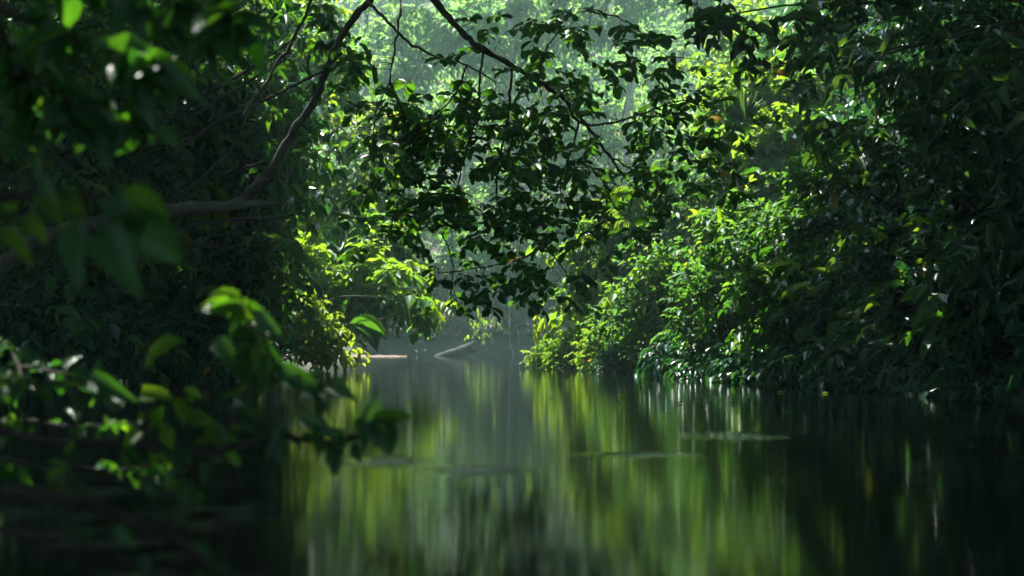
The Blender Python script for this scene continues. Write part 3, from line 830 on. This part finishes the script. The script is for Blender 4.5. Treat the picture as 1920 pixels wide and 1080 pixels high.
# --- left bank
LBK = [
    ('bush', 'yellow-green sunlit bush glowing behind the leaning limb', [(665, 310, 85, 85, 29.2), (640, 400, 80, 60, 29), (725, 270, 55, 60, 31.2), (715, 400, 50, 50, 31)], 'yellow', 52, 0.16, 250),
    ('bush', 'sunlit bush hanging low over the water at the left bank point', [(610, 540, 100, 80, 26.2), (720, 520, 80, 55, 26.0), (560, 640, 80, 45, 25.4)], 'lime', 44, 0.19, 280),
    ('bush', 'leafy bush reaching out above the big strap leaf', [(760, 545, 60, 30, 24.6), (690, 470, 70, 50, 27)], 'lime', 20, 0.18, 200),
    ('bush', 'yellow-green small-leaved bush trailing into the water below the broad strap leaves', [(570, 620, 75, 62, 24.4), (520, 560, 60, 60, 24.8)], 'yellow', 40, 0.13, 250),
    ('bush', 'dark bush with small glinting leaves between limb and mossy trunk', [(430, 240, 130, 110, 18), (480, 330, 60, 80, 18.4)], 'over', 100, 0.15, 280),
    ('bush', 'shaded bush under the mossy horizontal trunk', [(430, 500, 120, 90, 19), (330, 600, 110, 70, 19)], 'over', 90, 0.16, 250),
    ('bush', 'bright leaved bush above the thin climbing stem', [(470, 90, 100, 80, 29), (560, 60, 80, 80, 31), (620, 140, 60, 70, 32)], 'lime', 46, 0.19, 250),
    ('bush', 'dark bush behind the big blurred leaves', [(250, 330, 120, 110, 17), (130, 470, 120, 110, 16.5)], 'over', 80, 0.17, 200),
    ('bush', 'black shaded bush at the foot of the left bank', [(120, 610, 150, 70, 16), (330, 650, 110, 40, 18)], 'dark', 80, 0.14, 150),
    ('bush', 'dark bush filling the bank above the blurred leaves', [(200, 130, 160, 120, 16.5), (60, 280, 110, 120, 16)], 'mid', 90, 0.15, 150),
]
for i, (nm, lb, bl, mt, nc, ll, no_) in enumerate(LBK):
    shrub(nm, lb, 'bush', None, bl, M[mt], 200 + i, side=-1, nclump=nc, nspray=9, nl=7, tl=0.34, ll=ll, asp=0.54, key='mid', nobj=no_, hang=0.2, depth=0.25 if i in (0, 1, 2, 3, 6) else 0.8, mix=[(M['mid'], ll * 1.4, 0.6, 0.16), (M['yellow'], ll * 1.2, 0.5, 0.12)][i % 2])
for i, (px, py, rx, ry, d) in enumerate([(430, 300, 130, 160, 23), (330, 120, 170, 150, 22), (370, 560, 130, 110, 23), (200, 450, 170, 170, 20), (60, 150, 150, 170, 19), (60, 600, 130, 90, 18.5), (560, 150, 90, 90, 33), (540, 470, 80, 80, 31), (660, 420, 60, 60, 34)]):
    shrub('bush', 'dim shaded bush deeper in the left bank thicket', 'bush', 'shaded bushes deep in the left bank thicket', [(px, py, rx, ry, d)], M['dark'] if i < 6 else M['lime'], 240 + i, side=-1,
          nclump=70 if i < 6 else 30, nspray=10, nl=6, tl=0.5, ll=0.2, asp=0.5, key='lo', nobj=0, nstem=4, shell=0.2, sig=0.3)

# tree with hand-shaped leaves in front of the left bank
def hand_tree(name, label, base, px_ends, seed, ll, nobj, mat='over', nleaf=7, asp=0.30, r=0.05):
    rng = np.random.default_rng(seed)
    base = np.asarray(base, float)
    rt = empty(name, base, label, 'tree')
    cs, dsn, tw = [], [], []
    for (px, py, d, k, sp) in px_ends:
        c = P(px, py, d)
        tube('branch', [base, 0.5 * (base + c) + np.array([0, 0, 0.5]), c], r, 0.012, M['bark'], rt, sides=7, rng=rng, wob=0.015, origin=base)
        for _ in range(k):
            e = c + rng.normal(0, 1, 3) * np.array([sp, sp * 0.8, sp])
            cs.append(e); dsn.append(unit(unit(e - c) * 0.6 + UP * 0.6 + rng.normal(0, 0.2, 3)))
            tw.append((c + (e - c) * 0.05, 0.5 * (c + e) + np.array([0, 0, 0.05]), e))
    L = whorls(rng, np.array(cs), np.array(dsn), nleaf, ll, asp)
    realise(rt, L, 'hi', M[mat], nobj)
    twig_mesh(rt, tw, 0.006)
hand_tree('hand_leaved_tree', 'slender tree with hand-shaped leaves around the leaning limb', (-6.6, 17.2, 0.4), [(600, 40, 16.5, 8, .25), (650, 110, 16.5, 5, .18), (540, 110, 16.8, 9, .3), (530, 290, 16.5, 7, .22), (570, 400, 16.2, 3, .18), (500, 460, 16.2, 7, .26), (480, 30, 16.8, 8, .3)], 31, 0.24, 300)

# big strap leaves hanging at the left bank point
b0 = land_base(*P(600, 660, 25.6)[:2], -1)
rt = empty('strap_leaved_plant', b0, 'plant with broad strap leaves arching over the water at the left bank point', 'plant')
for (x0, y0, x1, y1, d, w, t) in [(655, 607, 728, 630, 25.2, 0.11, 0.7), (656, 608, 712, 655, 25.3, 0.09, 0.25), (640, 600, 600, 640, 25.4, 0.07, 0.5), (645, 600, 650, 560, 25.5, 0.06, 0.5)]:
    a0, a1 = P(x0, y0, d), P(x1, y1, d - 0.15)
    tube('leaf_stalk', [b0, 0.5 * (b0 + a0) + np.array([0, 0, 0.25]), a0], 0.012, 0.008, M['twig'], rt, sides=5, origin=b0)
    ln = np.linalg.norm(a1 - a0)
    realise(rt, dict(p=a0[None], a=(a1 - a0)[None], n=np.array([[0.15, -0.35, 1.0]]), l=np.array([ln]), w=np.array([w]), t=np.array([t])), 'strap', M['big'], 1)

# --- sand bar, log, roots and lianas by the far bank
rngS = np.random.default_rng(5)
sm = bark_mat('pale_mud', (0.05, 0.036, 0.026), (0.15, 0.11, 0.085), scale=5)
v = []; f = []
n1 = 28
bx0, bx1, byc = -6.6, -3.25, 44.0
for i in range(n1):
    t = i / (n1 - 1)
    x = bx0 + (bx1 - bx0) * t
    wdt = 0.9 * math.sin(math.pi * min(1, 0.5 + 0.5 * t)) ** 0.7 + 0.02
    for j in range(9):
        s = -1 + j / 4
        hh = (0.10 + 0.16 * max(0, 1 - 2.2 * t)) * (1 - s * s) * (1 - 0.55 * t) + rngS.normal(0, 0.006) - 0.02
        v.append((x, byc + s * wdt + 0.1 * math.sin(5 * t), hh))
for i in range(n1 - 1):
    for j in range(8):
        a = i * 9 + j
        f.append((a, a + 9, a + 10, a + 1))
me = bpy.data.meshes.new('sand_bar'); me.from_pydata(v, [], f); me.materials.append(sm)
me.polygons.foreach_set('use_smooth', np.ones(len(me.polygons), dtype=bool))
tag(link('sand_bar', me, None, 'structure'), 'pale muddy sand bar reaching into the water at the far left bank', 'sand bar')

a0, a1 = P(820, 672, 45.5), P(890, 650, 44.6)
rt = empty('fallen_log', a0, 'grey broken log slanting up out of the water before the far bank', 'log')
a0 = a0 - 0.18 * (a1 - a0)
lg = tube('log', [a0, 0.5 * (a0 + a1), a1], 0.12, 0.19, M['log'], rt, sides=14, rng=rngS, wob=0.004, n=5, origin=rt.location)
ax = unit(a1 - a0)
v_, f_, c_ = tube_arrays([np.zeros(3), ax * 0.012], 0.165, 0.16, 14, None, 0, 1)
me = bpy.data.meshes.new('cut_face'); me.from_pydata(v_.tolist(), [], f_ + c_); me.materials.append(M['bark_moss'])
o = link('cut_face', me, rt); o.location = Vector(a1 + ax * 0.001) - rt.location
rt = empty('stump', P(688, 664, 44.4) * np.array([1, 1, 0]) + np.array([0, 0, 0.05]), 'short mossy stump standing on the muddy sand bar', 'stump')
tube('stump_wood', [(0, 0, -0.1), (0.02, 0, 0.15), (-0.08, 0, 0.32), (-0.25, 0.05, 0.42)], 0.10, 0.06, M['bark_moss'], rt, sides=10, rng=rngS, wob=0.01)
for (px, y0, y1, d, lb) in [(955, 480, 668, 46.5, 'thin pale liana hanging straight into the water before the far bank'), (772, 520, 640, 49.6, 'dim hanging root above the slanting log')]:
    e = P(px, y1, d); s = P(px - 4, y0 - 260, d + 1.5)
    rt = empty('liana', e, lb, 'vine')
    tube('stem', [s, P(px - 3, y0, d + 0.3), P(px, 0.5 * (y0 + y1), d), P(px + 1, y1 - 25, d), P(px + 8, y1 - 8, d), e - np.array([0, 0, 0.15])], 0.012, 0.016, M['deadwood'], rt, sides=6, rng=rngS, wob=0.012, origin=e)
for i in range(26):
    px = rngS.uniform(640, 1040); d = rngS.uniform(49.3, 50.4)
    e = P(px, rngS.uniform(630, 668), d); hgt = rngS.uniform(0.5, 2.6)
    e[2] = max(e[2], 0.02)
    rt = empty('hanging_root', e, 'thin brown root trailing down the shady far bank', 'root', 'roots trailing down the far bank')
    tube('root', [e + np.array([rngS.normal(0, 0.3), 0.3, hgt]), e + np.array([rngS.normal(0, 0.15), 0.1, hgt * 0.5]), e], 0.014, 0.008, M['twig'] if i % 3 else M['deadwood'], rt, sides=5, rng=rngS, wob=0.02, origin=e)
# yellowed leaf spray hanging by the right bank tip, and pale spray over the log
for (px, py, d, k, sp, mt, lb) in [(1010, 590, 27.5, 5, (0.03, 0.05, 0.16), 'yellow', 'small spray of yellowed leaves hanging beside the right bank tip'),
                                  (898, 605, 46, 16, (0.28, 0.2, 0.3), 'lime', 'pale leafy spray hanging over the slanting log')]:
    rng = np.random.default_rng(int(px))
    c = P(px, py, d)
    rt = empty('hanging_spray', c, lb, 'vine')
    tube('stem', [c + np.array([0.05, 0.2, 4.0]), c + np.array([0.02, 0.1, 1.6]), c + np.array([0, 0, -0.1])], 0.01, 0.005, M['twig'], rt, sides=5, rng=rng, wob=0.01, origin=c)
    Cx = c + rng.normal(0, 1, (k, 3)) * np.array(sp)
    Lx, tw = sprays(rng, Cx, unit(rng.normal(0, 0.5, (k, 3)) - UP), 6, 0.25, 0.15, 0.55, 0.3, np.full(k, 0.95), hang=0.8)
    realise(rt, Lx, 'mid', M[mt], 90); twig_mesh(rt, tw, 0.005)

# --- canopy trees of both banks, the first ones unseen, their crowns shaped to shade the river
for i, (x, y, h_, blobs, lb) in enumerate([
        (-9.5, 21.0, 13, [(3.0, 0.5, 10.5, 3.4, 3.0, 2.0), (0, 0, 12.5, 3.5, 3.5, 2.2), (5.5, -2.0, 9.5, 1.2, 1.4, 1.0), (8.3, -2.5, 10.2, 2.6, 2.8, 1.6), (6.6, 1.2, 10.6, 2.2, 2.0, 1.4), (2.5, -4.0, 10.5, 3, 2.6, 1.8), (-3, 1, 9, 3, 3, 2.2)], 'tall left bank tree out of view, its crown shaped to shade the leaning tree'),
        (-8.5, 11.0, 12, [(8.3, 2.5, 10, 2.8, 2.8, 1.4), (7.0, -1.5, 10.4, 2.8, 2.8, 1.4), (8.6, -4.0, 9.0, 2.8, 2.8, 1.3), (4.3, -5.5, 8, 1.2, 1.2, 0.9), (3.5, 0.5, 9.5, 3.4, 3.4, 1.8), (0, 0, 10, 3.5, 3.5, 2.2), (5.8, 2.2, 9.0, 2.8, 2.8, 1.6), (2.5, -3.5, 8.5, 3, 3, 1.8), (-2, 1, 7, 3, 3, 2.2)], 'tall left bank tree out of view, its crown shaped to shade the blurred foreground leaves'),
        (9.0, 18.0, 13, [(-7.4, -2.2, 10.8, 2.6, 2.6, 1.3), (-7.6, 2.8, 10.8, 2.2, 1.8, 1.3), (-5.0, -2.5, 9.8, 2.8, 2.6, 1.5), (-2.5, 0, 10.5, 3.6, 3.4, 2.0), (0, 0, 11.5, 3.5, 3.5, 2.2), (-5.5, 0.5, 10.2, 2.8, 3.0, 1.5), (-1.5, -4, 9.5, 3, 3, 1.8), (1.5, 2, 8, 3, 3, 2.6)], 'tall right bank tree out of view, its crown shaped to shade the dark long-leaved tree'),
        (8.5, 8.5, 12, [(-5.2, 4.4, 10.2, 2.8, 2.8, 1.4), (-2.2, 4.6, 9.5, 2.8, 2.8, 1.6), (-7.5, -2.5, 9.0, 2.8, 2.8, 1.4), (-3.5, 0.5, 9.0, 3.2, 3.2, 1.7), (0, 0, 9.5, 3.5, 3.5, 2.2), (-6.2, 0.5, 9.5, 2.6, 2.8, 1.5), (-2.5, -3.5, 8.2, 3, 3, 1.8), (0.5, 3, 7, 2.6, 2.6, 2.4)], 'tall right bank tree out of view, its crown shaped to shade the near water'),
        (-7.5, 0.5, 11, [(3.0, 1.5, 7.8, 3.2, 3.4, 1.6), (0, 0, 8, 3.5, 3.5, 2.2), (6, 1.0, 8.5, 2.8, 3, 1.5), (1, 3, 5.5, 2.2, 2.2, 1.8), (2, -4, 7, 3.4, 3, 2)], 'unseen tall left bank tree added beside the camera to shade the foreground'),
        (8.0, -1.0, 11, [(-3.0, 1.5, 7.8, 3.2, 3.4, 1.6), (0, 0, 8, 3.5, 3.5, 2.2), (-6, 0.5, 8.5, 2.8, 3, 1.5), (-0.5, 3.5, 5, 2.2, 2.4, 2.2), (-2, -4, 7, 3.4, 3, 2)], 'unseen tall right bank tree added beside the camera to shade the foreground'),
        (11.5, 26.5, 13, [(-2.0, 0, 10.5, 3.6, 3.4, 2.2), (0, 0, 11.5, 3.5, 3.5, 2.2), (-3.2, 0.5, 8.2, 2.8, 3.0, 1.8), (1.5, 2, 7, 3, 3, 3)], 'tall tree standing behind the right bank bushes'),
        (-15.0, 26, 13, [(2.5, 0, 10.5, 3.2, 3.2, 2.0), (0, 0, 12, 3.5, 3.5, 2.2), (2.0, -3, 8.5, 3, 3, 2.2), (-2, 1, 7, 3, 3, 3)], 'tall tree standing behind the left bank bushes'),
        (8.5, 38, 11, [(-1.0, 0, 8.5, 3.0, 3.0, 2.0), (1, 0.5, 6.0, 3.0, 3.0, 2.0), (0, 0, 10.2, 2.5, 2.5, 1.6), (-1.2, -1, 4.2, 2.2, 2, 1.8)], 'bright tree across the backwater behind the right bank tip'),
        (-10.5, 40, 11, [(1.0, 0, 8.5, 3.0, 3.0, 2.0), (1.5, -0.5, 5.5, 2.8, 2.8, 2.0), (0, 0, 10.2, 2.5, 2.5, 1.6), (1.4, 1, 3.2, 2.0, 2, 1.6)], 'bright tree on the left bank behind the sand bar')]):
    ct = tall_tree('canopy_tree', lb, 'tree', None, (x, y, float(ground_z(x, y)) - 0.1), h_, blobs, M['far'] if i >= 8 else M['mid'], 400 + i, trunk_r=0.24, nclump=(26 if i in (0, 1, 2, 3) else 31) * len(blobs), nspray=10, nl=6, tl=0.8, ll=0.37 if i < 8 else 0.26, asp=0.58)

    if i == 0: canopy0 = ct
    if i == 2: canopy2 = ct
rngC = np.random.default_rng(88)
for (x, y) in [(-14, 5), (-15.5, 14), (-16, 23), (-18, 33), (-13, -5), (-21, 9), (-21, 18), (-22, 28), (-20, -2), (15, 4), (15.5, 13), (16, 22), (18, 31), (14, -6), (-4.5, -9), (6.5, -10), (0, -17), (-9, -17), (9, -18)]:  # extra unseen trees, added to block stray sun and sky light
    copy_tree(canopy0 if x < 0 else canopy2, (x, y, float(ground_z(x, y)) - 0.1), rngC.uniform(-0.6, 0.6), rngC.uniform(0.9, 1.15),
              'unseen tall forest tree added to block sun and sky light around the river', 'unseen forest trees added to block light')
for (x, y) in [(-13.5, 52.5), (11, 53.5), (-5.6, 51.6), (-2.2, 51.9), (1.6, 51.7), (5.0, 51.8)]:
    big_ = abs(x) > 9
    copy_tree(kinds[0] if big_ else kinds[3], (x, y, float(ground_z(x, y)) - 0.1), rngC.uniform(0, 6.28), rngC.uniform(0.95, 1.1) * (1 if big_ else 0.62),
              'broad tree leaning its shade over the far water edge' if big_ else 'low spreading tree overhanging the shadowed far water edge', 'broad trees along the far water edge' if big_ else 'low trees overhanging the far water edge')

# --- blurred foreground sprigs on the left
def fg_plant(name, label, base, lines, leaves, auto, seed, mat, autokey='hi'):
    """lines: stems as (px,py,d); leaves: (x0,y0,x1,y1,width px,d,tint,mat); auto: (polyline index, count, length px, tint range)"""
    rng = np.random.default_rng(seed)
    base = np.asarray(base, float)
    rt = empty(name, base, label, 'branch')
    cl = []; carr = []
    q0 = P(*lines[0][0][0])
    tube('branch', [base, 0.5 * (base + q0) + np.array([0, 0, 0.15]), q0], lines[0][1] * 1.6, lines[0][1], M['bark'], rt, sides=8, rng=rng, wob=0.003, n=6, origin=base)
    for (pts, r0, r1) in lines:
        q = [P(*p) for p in pts]
        bo = tube('branch', q, r0, r1, M['bark'], rt, sides=8, rng=rng, wob=0.003, n=6, origin=base)
        cl.append(catmull(q, 10)); carr.append((bo, cl[-1]))
    for (x0, y0, x1, y1, w, d, t, mt) in leaves:
        a0, a1 = P(x0, y0, d), P(x1, y1, d - rng.uniform(-0.02, 0.08))
        v = a1 - a0; ln = float(np.linalg.norm(v))
        nn = np.array([rng.normal(0, 0.25), -1.0 + rng.normal(0, 0.2), 0.55])
        realise(rt, dict(p=a0[None], a=v[None], n=nn[None], l=np.array([ln]), w=np.array([w * 0.5 / F * d * 1.25]), t=np.array([t])), 'hi', M[mt], 1, carriers=carr)
    for (i, k, lpx, t0, t1, mt) in auto:
        c = cl[i]
        j = rng.integers(int(len(c) * 0.08), len(c), k)
        tan = unit(np.gradient(c, axis=0))[j]
        d = c[j][:, 1]
        A = unit(tan * 0.4 + rng.normal(0, 0.7, (k, 3)) - UP * 0.35)
        N = unit(UP * 0.8 + np.array([0, -0.4, 0]) + rng.normal(0, 0.45, (k, 3)))
        l_ = lpx / F * d * rng.uniform(0.6, 1.25, k)
        realise(rt, dict(p=c[j] + rng.normal(0, 0.01, (k, 3)), a=A, n=N, l=l_, w=l_ * 0.25, t=rng.uniform(t0, t1, k)), 'hi', M[mt], k, carriers=[carr[i]])
    return rt

fg_plant('overhead_sprig', 'out-of-focus branch with large glossy leaves hanging in the upper left foreground', (-7.3, 0.7, 4.6),
         [([(-900, -1000, 3.4), (-300, -300, 3.4), (-40, -20, 3.4), (120, 60, 3.4), (260, 110, 3.3), (300, 130, 3.3)], 0.022, 0.004),
          ([(-300, -300, 3.4), (0, -120, 3.5), (200, -30, 3.5), (380, 20, 3.5), (430, 60, 3.4)], 0.012, 0.003),
          ([(-40, -20, 3.4), (40, 120, 3.5), (130, 190, 3.4), (250, 230, 3.4)], 0.009, 0.003),
          ([(40, 120, 3.5), (50, 220, 3.5), (60, 290, 3.5)], 0.006, 0.003)],
         [(265, 122, 374, 172, 46, 3.3, 0.35, 'big'), (138, 188, 234, 248, 52, 3.4, 0.35, 'big'), (288, 238, 337, 274, 26, 3.4, 0.5, 'big'), (70, 100, 120, 160, 34, 3.5, 0.4, 'big'),
          (385, 40, 450, 110, 36, 3.4, 0.3, 'big'), (190, 60, 245, 92, 30, 3.4, 0.4, 'big'), (250, 60, 275, 100, 30, 3.5, 0.8, 'biglime'), (55, 170, 75, 192, 22, 3.6, 0.6, 'biglime'), (80, 172, 140, 190, 18, 3.6, 0.5, 'biglime'), (50, 240, 72, 290, 26, 3.6, 0.5, 'biglime')],
         [(0, 60, 95, 0.0, 0.8, 'big'), (1, 70, 95, 0.0, 0.8, 'big'), (2, 50, 90, 0.0, 0.8, 'big'), (3, 24, 75, 0.0, 0.8, 'big')], 61, 'big')
fg_plant('large_leaf_sprig', 'out-of-focus sprig of broad bright green leaves lit from behind', (-6.1, 3.0, 0.25),
         [([(-1200, 560, 2.4), (-300, 420, 2.4), (0, 370, 2.4), (110, 365, 2.4), (215, 372, 2.4), (240, 410, 2.4)], 0.014, 0.003),
          ([(-300, 420, 2.4), (-60, 390, 2.5), (10, 400, 2.5), (60, 395, 2.5)], 0.006, 0.002),
          ([(110, 365, 2.4), (170, 400, 2.4), (200, 430, 2.4)], 0.005, 0.002)],
         [(217, 368, 318, 404, 54, 2.4, 0.3, 'biglime'), (222, 405, 344, 486, 74, 2.4, 0.5, 'big'), (188, 425, 248, 536, 62, 2.4, 0.6, 'big'), (150, 415, 138, 524, 46, 2.4, 0.4, 'big'), (118, 358, 153, 402, 30, 2.4, 0.8, 'biglime'),
          (46, 408, 84, 447, 26, 2.5, 0.9, 'biglime'), (12, 428, 52, 484, 26, 2.5, 0.9, 'biglime'), (75, 365, 112, 408, 28, 2.4, 0.4, 'biglime'), (8, 372, 28, 402, 22, 2.5, 0.6, 'biglime'), (28, 378, 60, 352, 22, 2.5, 0.6, 'biglime'), (205, 370, 232, 395, 34, 2.35, 0.1, 'big')],
         [(0, 16, 60, 0.1, 0.7, 'big')], 62, 'big')
fg_plant('waterside_sprig', 'out-of-focus twiggy branch with mixed leaves trailing low over the water', (-6.2, 4.2, 0.25),
         [([(-1050, 900, 3.6), (-200, 800, 3.6), (60, 820, 3.6), (270, 838, 3.6), (400, 845, 3.6), (520, 818, 3.6), (640, 830, 3.6), (700, 790, 3.6), (720, 780, 3.6)], 0.016, 0.004),
          ([(400, 845, 3.6), (450, 760, 3.6), (490, 680, 3.6), (470, 620, 3.6), (450, 570, 3.6)], 0.008, 0.003),
          ([(270, 838, 3.6), (280, 770, 3.6), (330, 740, 3.6), (390, 790, 3.6)], 0.007, 0.003),
          ([(-200, 800, 3.6), (-40, 720, 3.6), (60, 720, 3.6), (170, 715, 3.6), (230, 740, 3.6)], 0.007, 0.003),
          ([(490, 680, 3.6), (520, 700, 3.6), (600, 740, 3.6), (620, 790, 3.6)], 0.006, 0.002)],
         [(346, 640, 268, 672, 34, 3.6, 0.5, 'biglime'), (440, 580, 372, 572, 30, 3.6, 0.3, 'biglime'), (445, 560, 468, 598, 28, 3.6, 0.6, 'biglime'), (505, 693, 612, 738, 36, 3.6, 0.3, 'big'), (612, 722, 662, 742, 26, 3.6, 0.3, 'big'),
          (700, 778, 738, 852, 44, 3.6, 0.1, 'big'), (690, 790, 680, 838, 22, 3.6, 0.1, 'big'), (262, 745, 315, 740, 26, 3.6, 0.9, 'biglime'), (330, 745, 345, 790, 20, 3.6, 0.9, 'biglime'), (345, 780, 410, 800, 24, 3.6, 0.8, 'biglime'),
          (315, 800, 318, 840, 26, 3.6, 0.8, 'biglime'), (395, 790, 405, 830, 20, 3.6, 0.8, 'biglime'), (165, 706, 246, 748, 30, 3.6, 0.3, 'big'), (470, 600, 520, 620, 34, 3.6, 0.5, 'big'), (480, 640, 500, 690, 30, 3.6, 0.6, 'biglime'),
          (560, 790, 620, 800, 24, 3.6, 0.3, 'big'), (400, 640, 440, 670, 32, 3.6, 0.6, 'big'), (540, 800, 500, 850, 20, 3.6, 0.3, 'big')],
         [(0, 32, 55, 0.0, 0.8, 'big'), (0, 12, 50, 0.1, 0.7, 'biglime'), (1, 26, 60, 0.1, 0.9, 'big'), (1, 12, 55, 0.1, 0.8, 'biglime'), (2, 14, 50, 0.3, 0.9, 'biglime'), (3, 40, 50, 0.1, 0.8, 'big'), (4, 16, 45, 0.0, 0.6, 'big')], 63, 'big')

fg_plant('bankside_tangle', 'out-of-focus tangle of leafy twigs at the left water edge behind the trailing branch', (-6.2, 4.9, 0.25),
         [([(-900, 760, 4.3), (-200, 720, 4.3), (0, 690, 4.3), (110, 700, 4.2), (200, 735, 4.2)], 0.012, 0.003),
          ([(-900, 860, 4.3), (-200, 800, 4.2), (40, 790, 4.2), (150, 800, 4.1), (300, 790, 4.1)], 0.010, 0.003),
          ([(-500, 900, 4.0), (-100, 860, 4.0), (80, 870, 4.0), (220, 880, 4.0), (380, 868, 4.0)], 0.009, 0.003),
          ([(-200, 720, 4.3), (-40, 640, 4.3), (20, 660, 4.3), (40, 720, 4.2), (30, 790, 4.2)], 0.008, 0.004)],
         [(262, 745, 322, 735, 26, 4.1, 0.7, 'biglime'), (120, 705, 150, 720, 22, 4.2, 0.5, 'biglime'), (10, 780, 30, 800, 20, 4.2, 0.5, 'biglime'), (170, 712, 240, 745, 26, 4.2, 0.3, 'big')],
         [(0, 24, 44, 0.0, 0.8, 'big'), (1, 26, 44, 0.0, 0.8, 'big'), (1, 10, 40, 0.2, 0.8, 'biglime'), (2, 22, 40, 0.0, 0.6, 'big'), (3, 14, 40, 0.0, 0.6, 'big')], 64, 'big')

# bare snags arching from the right bank into the water
rngN = np.random.default_rng(44)
for i, (px, d) in enumerate([(1165, 23.4), (1215, 22.6), (1290, 20.9), (1350, 19.6), (1480, 17.8), (1600, 16.2), (1720, 14.8)]):
    e = P(px, HOR + CAM_H * F / d, d); e[2] = -0.05
    b0 = land_base(e[0] + 0.3, d + 0.4, 1)
    rt = empty('bare_snag', b0, 'bare brown snag arching from the right bank into the water', 'twig', 'bare snags along the right bank')
    m_ = 0.5 * (b0 + e) + np.array([rngN.normal(-0.15, 0.15), 0, rngN.uniform(0.25, 0.5)])
    tube('stem', [b0, m_, e], 0.014, 0.006, M['deadwood'] if i % 2 == 0 else M['twig'], rt, sides=6, rng=rngN, wob=0.015, n=6, origin=b0)
    for q in range(2):
        k_ = m_ + rngN.normal(0, 0.04, 3)
        tube('side_twig', [k_, k_ + np.array([rngN.normal(-0.12, 0.1), -0.08, 0.08]), k_ + np.array([rngN.normal(-0.3, 0.15), -0.15, rngN.uniform(-0.2, 0.12)])], 0.006, 0.003, M['twig'], rt, sides=5, origin=b0)

fg_plant('near_twigs', 'dark blurred twigs with few leaves leaning over the water close to the lens', (-6.0, 2.2, 0.25),
         [([(-1200, 900, 2.3), (-400, 900, 2.3), (60, 925, 2.3), (200, 960, 2.3), (330, 1010, 2.3), (430, 1090, 2.3)], 0.013, 0.006),
          ([(-400, 900, 2.3), (-60, 990, 2.3), (100, 1005, 2.3), (260, 1055, 2.3), (330, 1110, 2.3)], 0.008, 0.004),
          ([(60, 925, 2.3), (150, 900, 2.3), (280, 905, 2.3), (360, 930, 2.3)], 0.006, 0.003)],
         [], [(0, 9, 55, 0.0, 0.4, 'big'), (1, 5, 55, 0.0, 0.4, 'big'), (2, 8, 50, 0.0, 0.6, 'big'), (2, 4, 45, 0.3, 0.8, 'biglime')], 65, 'big')

# fallen leaves adrift near the right bank and by the ripples
rngF = np.random.default_rng(12)
for i in range(16):
    px = rngF.uniform(1240, 1760) if i < 12 else rngF.uniform(980, 1300)
    py = rngF.uniform(716, 760) + max(0, px - 1500) * 0.07 if i < 12 else rngF.uniform(700, 760)
    d = CAM_H * F / (py - HOR)
    c = P(px, py, d); c[2] = 0.006
    o = bpy.data.objects.new('floating_leaf', leaf_variant('hi', M['yellow'] if i % 3 else M['brown'], int(rngF.integers(2, 6))))
    o.location = c; o.rotation_euler = (0.05, -0.1, rngF.uniform(0, 6.28)); o.scale = (0.08, 0.022, 0.05)
    col.objects.link(o)
    tag(o, 'small fallen leaf adrift on the dark water off the right bank', 'leaf', 'fallen leaves adrift on the water')

# ------------------------------------------------------------------ humid air
hz = bpy.data.materials.new('humid_haze')
nt, n, l = nodes_of(hz)
n.remove(n['Principled BSDF'])
pv = n.new('ShaderNodeVolumePrincipled')
pv.inputs['Color'].default_value = (0.60, 0.94, 0.86, 1)
pv.inputs['Density'].default_value = 0.00145
pv.inputs['Anisotropy'].default_value = 0.45
l.new(pv.outputs[0], n['Material Output'].inputs['Volume'])
x0, x1, y0, y1, z0, z1 = -115, 115, -45, 195, -3.0, 45.0
me = bpy.data.meshes.new('haze')
me.from_pydata([(x0, y0, z0), (x1, y0, z0), (x1, y1, z0), (x0, y1, z0), (x0, y0, z1), (x1, y0, z1), (x1, y1, z1), (x0, y1, z1)], [],
               [(3, 2, 1, 0), (4, 5, 6, 7), (0, 1, 5, 4), (1, 2, 6, 5), (2, 3, 7, 6), (3, 0, 4, 7)])
me.materials.append(hz)
tag(link('haze', me, None, 'stuff'), 'thin bluish haze hanging between the trees', 'haze')
